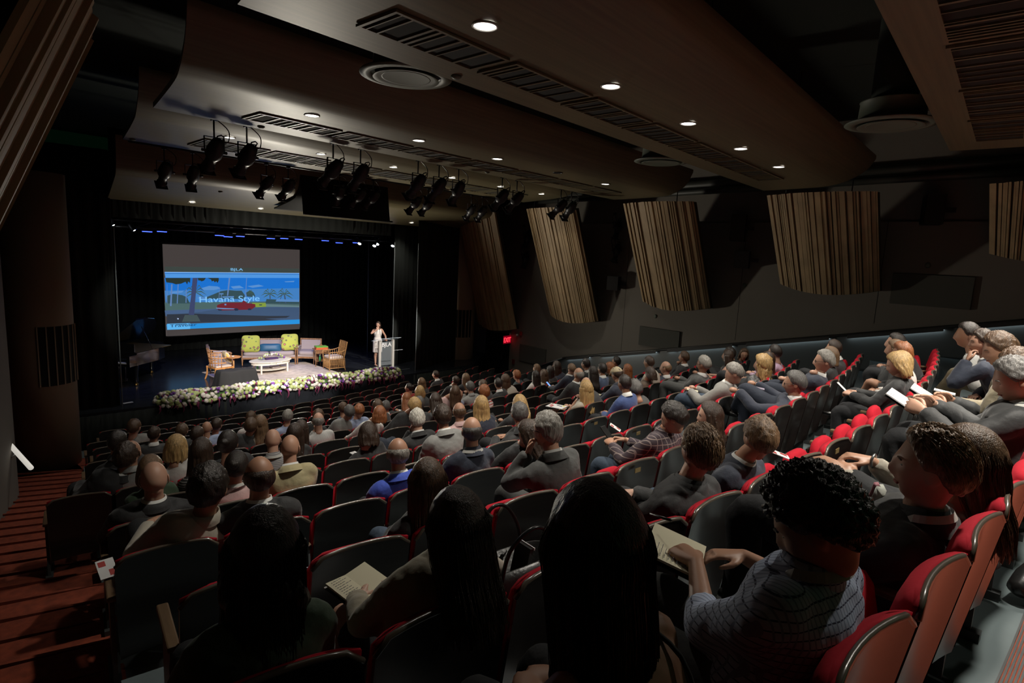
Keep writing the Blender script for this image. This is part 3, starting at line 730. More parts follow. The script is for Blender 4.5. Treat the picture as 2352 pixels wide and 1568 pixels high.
# people table: id row seat headtop(x y z) scale hair haircolour top topcolour pose | clothing
PEOPLE = '''L1 11 -9 3.495 12.082 -3.401 1.22 short br shirt gry lap|grey lilac shirt
L2 9 -10 3.139 9.92 -2.956 0.98 reced db suit chr lap|dark jacket
L3 9 -9 3.521 9.859 -2.973 0.98 short br suit blk lap|black top
L5 8 -10 3.332 8.758 -2.726 0.98 short db suit blk lap|black jacket
L6 9 -8 3.888 9.822 -2.998 0.98 bald sk shirt lbl lap|pale blue shirt
L7 10 -8 4.441 10.772 -3.255 1.05 reced db shirt lbl lap|white and blue striped shirt
L8 8 -11 2.402 9.024 -2.673 1.22 short bk suit chr lap|dark grey jacket
L9 6 -12 1.957 6.907 -2.171 1.1 bald sk shirt gry lap|grey shirt
L10 6 -13 1.902 6.885 -2.182 1.22 short db suit blk lap|black suit
L11 6 -11 2.377 6.831 -2.188 1.04 bob bl shirt wht lap|white top
L12 6 -10 2.896 6.737 -2.216 1.22 bun bk suit blk lap|black cardigan
L13 5 -11 2.229 5.774 -1.93 0.98 long db stripe blk lap|black top with thin pale stripes
L14 4 -12 2.049 4.607 -1.702 0.98 bun bk shirt pnk lap|pale pink top
L15 5 -12 1.784 5.772 -2.0 0.98 bob lb shirt grn lap|dark green top
L16 4 -13 1.489 4.748 -1.688 1.16 bald db suit blk lap|black suit with white collar
L17 3 -14 1.436 3.638 -1.389 1.22 short bk shirt cream lap|cream jacket
M1 10 -7 5.047 10.702 -3.223 0.98 short br shirt wht lap|white shirt and glasses
M2 8 -8 4.238 8.668 -2.707 0.98 long lb shirt cream lap|cream blouse
M3 8 -9 4.051 8.594 -2.691 1.04 short br suit chr lap|dark grey jacket
M4 9 -6 5.205 9.609 -2.98 0.99 short gy shirt lbl lap|light blue shirt
M5 8 -7 5.096 8.422 -2.697 0.98 short br suit blk lap|black top
M6 7 -7 4.571 7.553 -2.466 0.98 ring gy stripe wht chin|white striped shirt
M7 9 -4 6.291 9.518 -2.993 0.98 reced br shirt blg lap|blue grey shirt
M8 8 -6 5.644 8.342 -2.698 0.98 short sp shirt gry lap|dark grey polo shirt
M9 8 -5 5.911 8.449 -2.741 1.0 short rd shirt lbl write|pale blue shirt
M10 7 -8 4.238 7.46 -2.515 0.98 long db suit blk lap|black dress
M11 6 -9 3.641 6.553 -2.233 0.98 long db suit blk lap|black top
M12 5 -10 2.89 5.65 -1.929 0.98 bald sk stripe gry lap|grey striped shirt with lanyard
M13 4 -11 2.506 4.592 -1.65 0.98 bald sk suit tan lap|tan jacket
M14 3 -13 1.752 3.604 -1.399 1.11 ring db suit blk lap|black suit with white collar
C1 8 -4 6.345 8.494 -2.749 0.98 short br suit chr lap|dark top
C2 9 -2 7.277 9.464 -3.115 0.98 short sp suit blk lap|black jacket
C3 7 -6 5.457 7.257 -2.46 0.98 bob rd shirt wht write|white top
C4 11 2 9.691 11.63 -3.479 0.98 bun bk shirt red lap|black top with red collar
C5 11 3 10.206 11.747 -3.428 0.98 long lb suit blk lap|dark dress
C6 9 0 8.326 9.633 -2.992 0.98 bob bl suit blk lap|dark top
C7 12 6 11.957 13.106 -3.666 1.01 short db suit blk lap|black suit
C8 10 2 10.241 10.466 -3.146 0.98 reced db suit blk lap|black suit
C9 10 3 10.712 10.576 -3.167 0.98 long lb suit blk lap|black top
C10 8 0 8.667 8.42 -2.708 0.98 short sp suit gry chin|grey jacket
C11 8 -2 7.922 8.11 -2.648 0.98 long br shirt pnk lap|pale top
C12 8 -1 8.184 8.287 -2.773 0.98 bald tn stripe lbl phone|blue striped shirt
C13 8 1 9.139 8.497 -2.747 0.98 short br suit chr lap|dark top
C14 7 -1 7.92 7.322 -2.499 0.98 curly rd stripe red lap|red and white striped top
C15 7 -3 6.756 7.409 -2.476 0.98 long db suit chr phone|dark top
C16 7 -4 6.335 7.334 -2.458 0.98 short sp suit chr lap|dark grey top
C17 9 -1 7.849 9.512 -3.045 0.98 long rd shirt chr read|dark top
C18 7 -5 6.078 7.152 -2.425 0.98 curly bl suit blk lap|black jacket
C19 5 -7 4.616 5.378 -1.953 1.03 short wh suit blk chin|black suit
C20 4 -8 4.13 4.402 -1.616 0.98 short db suit gry lap|grey suit
C21 5 -6 5.236 5.268 -1.948 0.98 ring br shirt pnk chin|pink checked shirt
C22 5 -5 5.701 5.311 -1.953 0.98 long bl suit nvy lap|navy top with pale blue sleeves
C23 3 -10 3.439 3.298 -1.374 0.98 ring sp suit nvy lap|navy jacket with lanyard
C24 3 -11 2.758 3.427 -1.444 0.98 ring gy suit blu lap|royal blue jacket
C25 5 -8 3.944 5.461 -2.021 1.03 bob db suit blk write|black jacket
D1 8 2 9.677 8.516 -2.792 0.98 short bk suit blk lap|black suit
D2 8 3 10.119 8.695 -2.788 1.07 long br shirt cream lap|cream cardigan
D3 9 6 11.784 9.748 -3.086 0.98 curly rd suit teal lap|dark teal top
D4 9 8 12.902 9.934 -3.063 0.98 bob lb suit chr lap|dark top
D5 8 4 10.948 8.444 -2.763 0.98 long bk shirt wht lap|white blouse
D6 8 5 11.425 8.569 -2.808 0.98 long br shirt cream lap|beige top
D7 8 6 11.915 8.734 -2.803 0.98 long bk suit blk lap|black top
D8 8 7 12.43 8.906 -2.761 1.13 long db suit nvy lap|blue dress
D9 7 4 10.826 7.366 -2.393 0.99 short lb suit nvy phone|navy jacket and khaki trousers
D10 6 1 9.334 6.153 -2.108 1.06 ring gy suit blk lap|black jacket
D11 7 6 11.83 7.615 -2.426 1.06 short bk suit blk lap|black suit
D12 5 0 8.375 5.356 -2.032 0.98 bald sk suit chr lap|dark jacket
D13 6 2 9.864 6.171 -2.155 0.98 long bk suit blk lap|black top
D14 6 3 10.379 6.267 -2.156 1.0 short bk suit blg lap|blue jacket
D15 5 -1 7.993 5.106 -2.004 1.08 long bl lace cream chin|white lace top
D16 5 -4 6.326 5.161 -1.995 0.98 long bl suit blk phone|black top
D17 4 -6 5.207 4.229 -1.723 1.11 reced sp suit blk lap|black jacket
D18 3 -9 3.967 3.136 -1.467 0.98 long db suit blk write|black dress
D19 2 -10 3.255 2.372 -1.097 1.04 short gy suit cgr chin|charcoal jacket and glasses
E1 7 9 13.505 7.73 -2.56 1.11 short bk shirt gry lap|grey shirt and glasses
E2 6 4 10.864 6.377 -2.217 0.98 bob rd suit chr lap|dark top
E3 5 1 9.101 5.219 -1.917 1.06 cap db suit nvy write|navy jacket and tan flat cap
E4 6 5 11.464 6.272 -2.306 0.98 long rd suit blk lap|black top
E5 4 -2 7.482 4.123 -1.659 1.03 reced bk suit blu2 lap|blue jacket
E6 5 4 10.737 5.398 -1.902 1.07 reced db suit cream lap|cream jacket
E7 5 3 10.231 5.132 -2.034 0.98 bob db suit brn write|brown patterned top
E8 5 5 11.301 5.295 -2.054 1.15 ring lb suit nvy chin|navy suit
E9 5 7 12.454 5.407 -1.976 1.09 short br suit blk chin|black suit
E10 4 3 10.309 4.096 -1.66 1.22 short gy suit cgr chin|charcoal suit and glasses
E11 4 6 11.944 4.256 -1.73 1.02 long db sless blk lap|sleeveless black dress
E12 4 7 12.465 4.412 -1.735 1.13 short bk suit blk lap|black jacket
E13 4 8 13.051 4.312 -1.812 0.98 bob br suit blk lap|black hooded top and glasses
E14 3 -1 8.409 2.922 -1.392 1.2 short gy suit lgr write|light grey jacket and jeans
E15 4 -1 7.897 4.201 -1.827 1.03 curly sp suit cgr write|dark grey suit
E16 2 -8 4.463 2.016 -1.144 1.03 short bk plaid pld phone|dark plaid shirt
E17 2 -7 5.003 1.878 -1.212 0.98 long db suit blk lap|black top
G1 3 2 10.044 2.987 -1.471 1.22 curlyl bl lace pat lap|black and white patterned top
G2 3 3 10.586 3.077 -1.47 1.08 long db suit chr lap|dark top
G3 3 4 11.162 3.139 -1.397 1.12 short bk shirt lil lap|lilac shirt
G4 2 3 10.547 2.065 -1.115 1.06 short db suit chr lap|grey clothes
G5 2 1 9.459 1.884 -1.114 0.98 bob lb suit blk lap|black top
G6 2 0 8.915 1.836 -1.095 1.22 short gy suit nvy chin|navy suit and glasses
G7 2 -2 7.724 1.892 -1.256 1.22 short sp suit nvy rest|navy suit and glasses
G8 1 -10 3.506 1.008 -0.874 1.0 short lb suit nvy lap|navy jacket
G9 1 -11 2.959 1.135 -0.85 1.1 short lb suit blk lap|black suit
N1 0 -13 1.641 0.369 -0.534 0.98 curlyt bk check chk write|blue and white checked shirt
N2 0 -11 2.729 0.131 -0.578 1.22 short lb suit blk lap|black suit and pink tie
N3 0 -10 3.241 0.042 -0.659 1.17 long br shirt cream lap|pale top
N4 0 -14 1.042 0.611 -0.49 0.98 long bk tank blk lap|black strappy top
N5 1 -14 1.386 1.391 -0.838 0.98 long db suit crm2 write|cream blazer
N6 2 -12 2.15 2.394 -1.196 0.98 long br suit blk lap|black jacket and jeans
N7 1 -15 0.79 1.605 -0.811 0.98 longw bk shirt dgn lap|dark green top
R1 1 2 10.128 1.182 -0.866 1.15 short bk suit blk lap|black top
R2 1 0 9.024 1.056 -0.864 0.98 bob lb suit chr lap|dark top
R3 1 -1 8.486 0.916 -0.851 0.98 curly rd shirt wht lap|white top
R4 1 -3 7.381 0.855 -0.842 0.99 bob bl suit blk phone|black jacket
R5 1 -2 7.926 0.849 -0.884 1.01 bob bl suit blk lap|black jacket
R6 0 -1 8.287 0.312 -0.502 1.1 short bk shirt gry lap|grey shirt and khaki trousers
R7 0 -3 7.189 0.151 -0.489 0.98 short db suit nvy chin|dark navy suit
R8 0 -5 6.094 0.049 -0.426 1.09 short br suit khk write|khaki suit
R9 0 -6 5.533 -0.067 -0.49 1.11 short br suit chr read|dark grey suit
R10 0 -7 4.976 -0.057 -0.499 1.17 short sp suit blk read|black suit'''
people = []
for l in PEOPLE.split('\n'):
    a, d = l.split('|'); a = a.split()
    people.append(dict(id=a[0], row=int(a[1]), i=int(a[2]), p=Vector((float(a[3]),float(a[4]),float(a[5]))), g=float(a[6]), hair=a[7], hc=a[8], top=a[9], tc=a[10], pose=a[11], desc=d))
occ = {(p['row'],p['i']): p for p in people}
SEATS = []
BAGSEAT = (1,-13)
for k in range(15):
    i0 = -40
    for i in range(i0, 25):
        s = PH[k]+PITCH*(i+.5); p,th = arc(k, s)
        if p.x < xl(p.y)+.22 or p.x > xr(p.y)+.25:
            if (k,i) not in occ: continue
        if k == 0 and i < -14: continue
        if k == 0 and p.x > 8.0: continue
        if k == 14 and p.x > 12.8: continue
        SEATS.append((k,i,p,th))
plaq = {(1,-12),(2,-9),(4,-4),(5,-3),(7,-6),(6,-2),(3,-6),(3,-4),(2,-10),(1,-8),(6,-7),(7,2),(8,-2)}
byrow = {}
for q in SEATS: byrow.setdefault(q[0], []).append(q)
def ordn_(n):
    return str(n)+('th' if 10 <= n%100 <= 20 else {1:'st',2:'nd',3:'rd'}.get(n%10,'th'))
def dist_(q): return (q[2]-Vector((0,0,-1.2))).length
order = sorted(SEATS, key=dist_)
indiv = set((q[0],q[1]) for q in order[:300])
rest = [q for q in SEATS if (q[0],q[1]) not in indiv]
first = {False:True, True:True}
for k in byrow:
    for n_,(k_,i,p,th) in enumerate(byrow[k]):
        if (k,i) not in indiv: continue
        up = (k,i) not in occ and (k,i) != BAGSEAT
        src = seat_up if up else seat_dn
        o = src if first[up] else copy_tree(src); first[up] = False
        o.location = p; o.rotation_euler = (0,0,th)
        if (k,i) in plaq:
            mb = MB(); mb.box((-.035,.002,.795),(.035,.0065,.83)); mb.build('plaque', m_brass, o, loc=(0,-.028+.02,0))
        o['label'] = '%s red theatre seat, %s from left in the %s row from the stage'%('folded up' if up else 'occupied' if (k,i) in occ else 'bag holding', ordn_(n_+1), ordn_(15-k))
        o['category'] = 'theatre seat'; o['group'] = 'red theatre seats of the auditorium'
# the farthest few seats beyond three hundred
if rest:
    for part in ('back_shell','back_cushion','seat_cushion','seat_pan','top_rim'):
        src = [c for c in seat_up.children if c.name.split('.')[0] == part][0]
        mb = MB()
        for (k,i,p,th) in rest:
            M_ = Matrix.Translation(p) @ Matrix.Rotation(th,4,'Z')
            mb.add([v.co for v in src.data.vertices], [tuple(f.vertices) for f in src.data.polygons], True, M_)
        if part == 'back_shell': tag(mb.build('theatre_seat', m_shell, fix=False), 'farthest theatre seats in the front rows by the stage, seen small', 'theatre seat', kind='stuff'); restroot = bpy.data.objects[COL.objects[-1].name]
        else: mb.build(part, {'back_cushion':m_velvet,'seat_cushion':m_velvet,'seat_pan':m_shell,'top_rim':m_shelledge}[part], restroot, fix=False)
print('SEATS', len(SEATS), 'rest', len(rest))
# ================================================================== people
HC = dict(sk=None,bk=(.018,.013,.010),db=(.035,.02,.012),br=(.075,.042,.022),lb=(.16,.095,.05),bl=(.42,.27,.11),gy=(.24,.225,.20),wh=(.55,.52,.46),rd=(.26,.09,.03),sp=(.085,.08,.075),tn=None)
TC = dict(blk=(.012,.013,.014),chr=(.03,.032,.033),cgr=(.05,.052,.05),nvy=(.014,.02,.038),gry=(.20,.20,.19),lgr=(.22,.215,.20),wht=(.55,.53,.50),cream=(.36,.33,.27),lbl=(.28,.34,.50),tan=(.36,.31,.17),
 grn=(.03,.06,.03),pnk=(.50,.33,.32),blg=(.07,.10,.17),blu=(.03,.07,.42),blu2=(.03,.06,.18),teal=(.02,.05,.06),lil=(.38,.26,.36),khk=(.20,.17,.11),brn=(.09,.06,.04),red=(.3,.02,.02),crm2=(.30,.27,.20),dgn=(.05,.085,.05),dgr=(.02,.02,.02))
SKIN = [(.42,.23,.15),(.36,.19,.12),(.47,.27,.19),(.30,.155,.095)]
def skin(i): return mat('skin_%d'%i, SKIN[i], .5, bump=((90,90,90),.08,.002))
m_hair = {k: mat('hair_'+k, v, .38, bump=((240,240,14),.9,.006), var=((90,90,8),.45), spec=.6) for k,v in HC.items() if v}
def cloth(tc, kind):
    if kind == 'stripe' or tc == 'str': 
        if tc == 'blk': return stripe_mat('thin_stripe_black', (.012,.012,.012), (.3,.3,.28), 'Z', 45, .18)
        if tc == 'wht': return stripe_mat('white_striped', (.5,.5,.48), (.18,.18,.2), 'X', 60, .2)
        if tc == 'gry': return stripe_mat('grey_striped', (.30,.29,.28), (.10,.10,.12), 'Z', 60, .35)
        if tc == 'lbl': return stripe_mat('blue_striped', (.30,.34,.44), (.06,.07,.12), 'X', 45, .3)
        if tc == 'red': return stripe_mat('red_striped', (.5,.48,.44), (.3,.03,.03), 'Z', 22, .35)
    if tc == 'pld': return stripe_mat('dark_plaid', (.035,.022,.03), (.22,.17,.15), 'Z', 22, .14, None, (.20,.16,.15), 'X', 22, .14)
    if tc == 'chk': return stripe_mat('blue_white_check', (.46,.53,.68), (.035,.04,.08), 'Z', 46, .16, None, (.24,.29,.42), 'X', 70, .28)
    if tc == 'pat': return mat('mono_pattern', (.12,.12,.12), .8, var=((40,40,40),.95))
    return mat('cloth_'+tc, TC[tc], .8 if tc not in('blk','chr') else .75, bump=((26,26,26),.35,.012), sheen=.15)
LEGC = dict(blk=(.010,.011,.013), jeans=(.035,.055,.085), khaki=(.19,.16,.10), grey=(.05,.052,.05), navy=(.014,.02,.035))
m_shoe = mat('black_shoe', (.01,.01,.01), .3)
m_collar = mat('white_collar', (.6,.6,.58), .8)
m_lany = mat('lanyard_white', (.45,.45,.42), .7)
m_eye = mat('eye_dark', (.01,.01,.01), .3)
m_frame = mat('glasses_black', (.008,.008,.008), .35)
m_paper = mat('cream_paper', (.62,.58,.42), .8)
m_white_paper = mat('white_paper', (.62,.62,.62), .7)
m_ink = mat('pen_ink', (.06,.06,.08), .8)

def sstep(x): x = max(0,min(1,x)); return x*x*(3-2*x)
def head_pt(d):
    x,y,z = d.x*.077, d.y*.097, d.z*.120
    t = sstep(-d.z*1.25)
    x *= 1-.30*t
    if d.y < 0: y *= 1-.42*t
    if d.y > 0:
        y *= .95
        g = lambda cx,cz,sx,sz,h: h*math.exp(-((x-cx)/sx)**2-((z-cz)/sz)**2)
        fr = sstep(d.y*1.6)
        y += fr*(g(0,-.020,.012,.020,.024)+g(0,.004,.010,.02,.010)+g(0,.026,.05,.014,.006)-g(.031,.008,.016,.013,.010)-g(-.031,.008,.016,.013,.010)+g(0,-.055,.020,.009,.008)+g(0,-.088,.022,.018,.012)+g(.04,-.03,.02,.03,.004)+g(-.04,-.03,.02,.03,.004))
    if d.z > .2: x *= 1+.03*math.sin(d.z*3)
    return Vector((x,y,z))
def add_head(mb, M_, n, m):
    mb.ell(None, None, n, m, fn=head_pt, M=M_)
    for s in (-1,1):
        # ear: curved shell
        rings = []
        for j in range(7):
            a = PI*j/6; zz = .032*math.cos(a)-.002; wdt = .016*math.sin(a)+.003
            rings.append([(s*(.072+.010*math.sin(a)+.004*math.cos(b)), -.006+wdt*math.sin(b)-.004*math.cos(a), zz+.004*math.cos(b)) for b in [2*PI*q/8 for q in range(8)]])
        mb.loft(rings, M=M_)
def hairline(az):   # az: 0 front, pi back -> lower limit of hair (unit z)
    pts = [(0,.60),(.7,.55),(1.05,.30),(1.35,.02),(1.6,-.02),(1.9,-.30),(2.3,-.52),(PI,-.60)]
    for (a,z0),(b,z1) in zip(pts[:-1],pts[1:]):
        if az <= b: return z0+(z1-z0)*(az-a)/(b-a)
    return pts[-1][1]
def hair_mesh(style, M_, L, seed, n=36, m=26):
    """closed hair volume in head space"""
    r = random.Random(seed); mb = MB(); ph = r.uniform(0,6); part = r.choice((-1,1))*.02
    thick = dict(short=.015,reced=.011,ring=.008,bald=.008,bob=.022,long=.020,longw=.022,bun=.012,curly=.030,curlyl=.030,curlyt=.022,cap=.012)[style]
    def fn(d):
        az = math.atan2(abs(d.x), d.y); hl = hairline(az)
        if style in('reced',): hl += .22*max(0,1-az/1.2)
        k = sstep((d.z-hl)/.16)
        if style in ('ring','bald'):
            k *= sstep((.48-.16*math.cos(az)-d.z)/.40)
            if az < 1.2: k *= sstep((az-.8)/.4)
        if style == 'bald': k *= .0 if d.z > .3 else .55
        if style == 'reced' and d.z > .8: k *= .8
        th = thick
        nz = noise.noise(Vector((d.x*7+ph, d.y*7, d.z*3)))
        if style in ('short','reced','ring'): th *= 1+.35*nz+.45*noise.noise(Vector((d.x*16+ph,d.y*16,d.z*6)))+.4*max(0,d.z)*(.6+.4*math.sin(d.x*9+ph))
        elif style.startswith('curly'):
            th *= 1+.55*noise.noise(Vector((d.x*13+ph,d.y*13,d.z*13)))+.35*noise.noise(d*26)+(.5*max(0,d.z))
        else: th *= 1+.12*nz+.5*abs(d.z)*.6
        p = head_pt(d); out = p.normalized() if p.length else d
        if d.y > 0 and d.z < hl: return p-out*.014
        return p+out*(th*k-(.010 if style not in('ring','reced') else .004)*(1-k))
    mb.ell(None, None, n, m, fn=fn, M=M_)
    if style in ('bob','long','longw','curlyl'):
        # curtain of hair: C-shaped ring lofted down the back
        top = .035; NL = 16 if style != 'bob' else 9; na = 26
        A0 = 1.15 if style != 'bob' else 1.05
        rings = []
        for j in range(NL+1):
            v = j/NL; z = top-(top+L)*v
            head_fol = max(0,1-v*1.6)
            # radii
            ex = .086+.012*math.sin(min(1,v*2)*PI*.5)+(.012 if v < .8 else .012-.05*(v-.8)*2)
            ey = .100-.030*sstep((v-.25)*2)
            yc = -.004-.030*sstep(v*1.4)-(.035*sstep((v-.45)*2) if L > .2 else 0)
            outer = []; inner = []
            for q in range(na+1):
                a = A0+(2*PI-2*A0)*q/na      # 0 = front
                wv = .006*math.sin(a*17+ph+v*3)+.004*math.sin(a*31+ph*2)
                if style == 'longw': wv += .012*math.sin(v*16+a*3+ph)
                if style == 'curlyl': wv += .016*noise.noise(Vector((a*9,v*18,ph)))+.01*noise.noise(Vector((a*22,v*40,ph)))
                th = .022+.006*math.sin(a*9+ph)
                if v > .85: th *= max(.15,(1-v)/.15*.8+.2)
                zz = z-(.025*math.sin(a*13+ph)+.02*math.sin(a*29))*v*v*(1 if L > .15 else .35)
                outer.append((math.sin(a)*(ex+wv), math.cos(a)*(ey+wv)+yc, zz))
                inner.append((math.sin(a)*(ex+wv-th), math.cos(a)*(ey+wv-th)+yc, zz))
            rings.append(outer+inner[::-1])
        mb.loft(rings, M=M_)
    if style == 'bun':
        mb.ell((0,-.10,.045),(.042,.038,.04),16,12,M=M_)
        mb.ell((0,-.115,.05),(.03,.03,.028),12,8,M=M_)
    if style == 'curlyt':
        for q in range(60):
            a = r.uniform(0,2*PI); e = r.uniform(.25,1.35); d = Vector((math.cos(a)*math.cos(e), math.sin(a)*math.cos(e), math.sin(e)))
            if d.y > .75: continue
            p = head_pt(d)*1.20; c = p; pts = [c+Vector((.011*math.cos(t_*2.1+q), .011*math.sin(t_*2.1+q), .004*t_-.01)) for t_ in range(5)]
            mb.tube(pts, [.006,.007,.007,.006,.003], 5, sub=2, M=M_)
    return mb
def cap_mesh(M_):
    mb = MB()
    def fn(d):
        p = head_pt(d); k = sstep((d.z-.25-.1*d.y)/.1); out = p.normalized()
        return p+out*(.020*k-.012*(1-k))+Vector((0,.02*k*max(0,d.y),-.012*k*max(0,d.y)))
    mb.ell(None,None,30,20,fn=fn,M=M_)
    mb.prism([(math.sin(a)*.07,.085+math.cos(a)*.055) for a in [-1.5+3.0*i/14 for i in range(15)]], .036,.042, M=M_)
    return mb
def ik(a, c, l1, l2, hint):
    d = c-a; L = min(d.length, (l1+l2)*.985); u = d.normalized(); x = (l1*l1-l2*l2+L*L)/(2*L)
    h = math.sqrt(max(0,l1*l1-x*x)); hn = hint-u*hint.dot(u)
    if hn.length < 1e-4: hn = Vector((0,0,-1))
    return a+u*x+hn.normalized()*h, a+u*L
def hand(mb, w, d, up, side, curl=.5, sc=1., thumb=True):
    """w wrist, d direction of the fingers, up back-of-hand normal"""
    d = d.normalized(); x = d.cross(up).normalized(); up = x.cross(d).normalized()
    def P(a,b,c): return w+(x*a*side+d*b+up*c)*sc
    mb.loft([[P(math.cos(t)*wd, b, math.sin(t)*th) for t in [2*PI*i/10 for i in range(10)]] for b,wd,th in ((-.01,.027,.02),(.02,.034,.018),(.05,.042,.016),(.08,.044,.014),(.098,.038,.011))])
    for j,(a,L) in enumerate(((-.031,.066),(-.0105,.076),(.0105,.072),(.030,.058))):
        c0 = .08; ang = curl*(.6+.12*j); r0 = .0092 if j < 3 else .0080
        p0 = P(a,c0,.0); q = [p0]; an = 0; cur = [c0,0]
        for s_,fr in enumerate((.42,.32,.26)):
            an += ang*(.7,1,.8)[s_]; cur = [cur[0]+math.cos(an)*L*fr, cur[1]-math.sin(an)*L*fr]; q.append(P(a*(1+.05*s_), cur[0], cur[1]))
        mb.tube(q, [r0,r0*.95,r0*.86,r0*.7], 7, sub=3)
    if thumb:
        mb.tube([P(-.024,.015,-.006),P(-.050,.042,-.014),P(-.055,.068,-.022),P(-.048,.092,-.030)], [.013,.012,.0105,.008], 7, sub=3)
def remesh(o, vox, it=4):
    r = o.modifiers.new('r','REMESH'); r.mode = 'VOXEL'; r.voxel_size = vox; r.use_smooth_shade = True
    s = o.modifiers.new('s','SMOOTH'); s.factor = .6; s.iterations = it
def person(P):
    k,i = P['row'],P['i']; base,th = arc(k, PH[k]+PITCH*(i+.5)); g = min(1.22,P['g']*dict(N1=1.12,N4=1.06,N7=1.04).get(P['id'],1)); idn = sum(map(ord,P['id']))
    r = random.Random(idn*7+i)
    inv = (Matrix.Translation(base) @ Matrix.Rotation(th,4,'Z') @ Matrix.Scale(g,4)).inverted()
    ht = inv @ P['p']                      # head top in local units
    d0 = (base-Vector((0,0,-1))).length; near = d0 < 3.6; mid = d0 < 8
    pose = P['pose']
    # gaze: towards the lectern / the screen
    tgt = Vector((12.0,18.5,-2.9)) if k > 1 or base.x < 5 else Vector((6,17,-3))
    dv = tgt-P['p']; yaw = math.atan2(-dv.x, dv.y)-th+r.uniform(-.15,.15)
    pitch = r.uniform(-.12,.02)
    OVY = dict(E13=1.9,N1=.25,N2=.25,R7=.35,R8=.35,R9=.35,R10=.35,G7=.3,E14=.3,E16=.35,E17=.5,G6=.45,D19=.15,D18=.4,N4=-.1,M14=-.2,L16=-.1,E2=.3,C7=.2,C4=.5,N3=.3,N7=-.35,N5=-.05,R6=.3)
    if P['id'] in OVY: yaw = OVY[P['id']]
    if pose in('write','read','phone'): pitch -= .35
    if P['id'] in('N1',): pitch = -.62
    if P['id'] in('N2','D19','G6'): pitch = -.05
    if P['id'] == 'N5': pitch = -.25
    MH = Matrix.Rotation(yaw,4,'Z') @ Matrix.Rotation(pitch,4,'X')
    hs = 1.06 if P['hair'] != 'bald' else 1.02
    C = ht - (MH.to_3x3() @ Vector((0,-.015,.125)))*hs+Vector((0,0,0))
    MHe = Matrix.Translation(C) @ MH @ Matrix.Scale(hs,4)
    N = C+ MH.to_3x3() @ Vector((0,-.035,-.105)); N = N+Vector((0,-.02,-.050))
    hipy = {'N1':.24}.get(P['id'], .245+max(0,(ht.y-.4))*.25)
    H = Vector((ht.x*.25, hipy, .50))
    N.y = max(N.y, .165); Sh = N+Vector((0,.005,-.088))
    t = empty('person', base, th, P['label'], 'person', 'seated audience in the red seats', g)
    fem = P['hair'] in ('bob','long','longw','bun','curly','curlyl')
    sw = .165 if fem else .192
    bare = P['top'] in ('sless','tank'); shortsl = P['id'] in('C9','L14','C11')
    sv = (N-H); lean = sv.normalized()
    sx = Vector((1,0,-.0)); sx = (sx-lean*sx.dot(lean)); sx.normalize(); fy = lean.cross(sx)*1.0
    # make fy point forward
    if fy.y < 0: fy = -fy
    def ring(c, rx, ry, n=20, yo=0): return [c+sx*math.cos(2*PI*q/n)*rx+fy*(math.sin(2*PI*q/n)*ry+yo) for q in range(n)]
    def torso(mb, inf, top=True):
        B = lambda u: H.lerp(N,u)+fy*(-.014*math.sin(PI*u)) + Vector((0,0,-.0))
        rr = [(-.06,.17,.12),(.05,.185,.135),(.25,.165,.125),(.45,.162,.118),(.62,.180,.120),(.74,sw*1.03,.116),(.83,sw*1.0,.104),(.895,sw*.80,.088),(.945,sw*.56,.076),(.985,sw*.40,.068),(1.03,.062,.062)]
        mb.loft([ring(B(u), a+inf*(1 if u < .95 else .3), b+inf*(1 if u < .95 else .3)) for u,a,b in rr])
    # arms
    S = [Sh+sx*s*sw*.93 for s in (-1,1)]
    W = []; hd = []; hup = []; cu = []
    lapz = .60
    side_ch = 1 if P['id'] in('C21','E9','N9') else -1
    for n_,s in enumerate((-1,1)):
        if pose == 'lap': w_ = Vector((H.x+s*.07, hipy+.30, lapz+.02)); d_ = Vector((-s*.8,.7,-.1)); u_ = Vector((0,.1,1)); c_ = .7
        elif pose in('write','phone'): w_ = Vector((H.x+s*.10, hipy+.34, lapz+(.05 if pose=='write' else .14))); d_ = Vector((-s*.6,.8,.1)); u_ = Vector((s*.5,0,1)); c_ = 1.0
        elif pose == 'read': w_ = Vector((H.x+s*.14, hipy+.32, lapz+.13)); d_ = Vector((-s*.3,.9,.2)); u_ = Vector((s*.9,0,.3)); c_ = .9
        elif pose == 'rest': w_ = Vector((H.x+s*.27, hipy+.40, .66)); d_ = Vector((0,1,-.1)); u_ = Vector((0,0,1)); c_ = .35
        elif pose == 'chin':
            if s == side_ch:
                w_ = C+MH.to_3x3()@Vector((s*.05,.125,-.17)); d_ = Vector((-s*.3,-.1,1)); u_ = Vector((s*.3,.9,0)); c_ = 1.2
            else: w_ = Vector((H.x+s*.10, hipy+.30, lapz+.04)); d_ = Vector((-s*1,.3,0)); u_ = Vector((0,.1,1)); c_ = .6
        W.append(w_); hd.append(d_); hup.append(u_); cu.append(c_)
    if P['id'] == 'N1':
        W[0] = Vector((.12,hipy+.30,.70)); hd[0] = Vector((.25,.9,.0)); hup[0] = Vector((-.2,0,1)); cu[0] = 1.1
        W[1] = Vector((.36,hipy+.28,.66)); hd[1] = Vector((-.75,.6,.0)); hup[1] = Vector((.3,0,1)); cu[1] = .5
    if P['id'] == 'N3':
        W[0] = Vector((-.02,.56,.66)); W[1] = Vector((.14,.52,.68)); hd[1] = Vector((-.5,.9,.1))
    E_ = []
    for n_,s in enumerate((-1,1)):
        hint = Vector((s*.7,-.25,-.7)) if not (pose == 'chin' and s == side_ch) else Vector((s*.35,.3,-.9))
        e, w2 = ik(S[n_], W[n_], .285, .262, hint); E_.append(e); W[n_] = w2
    if pose == 'chin':   # bring the elbow up when the arm is too short: forearm keeps its contact with the chin
        pass
    # ---- body (skin): head, neck, torso core, arms, hands, legs
    b = MB()
    nh = (44,34) if near else ((30,24) if mid else (20,16))
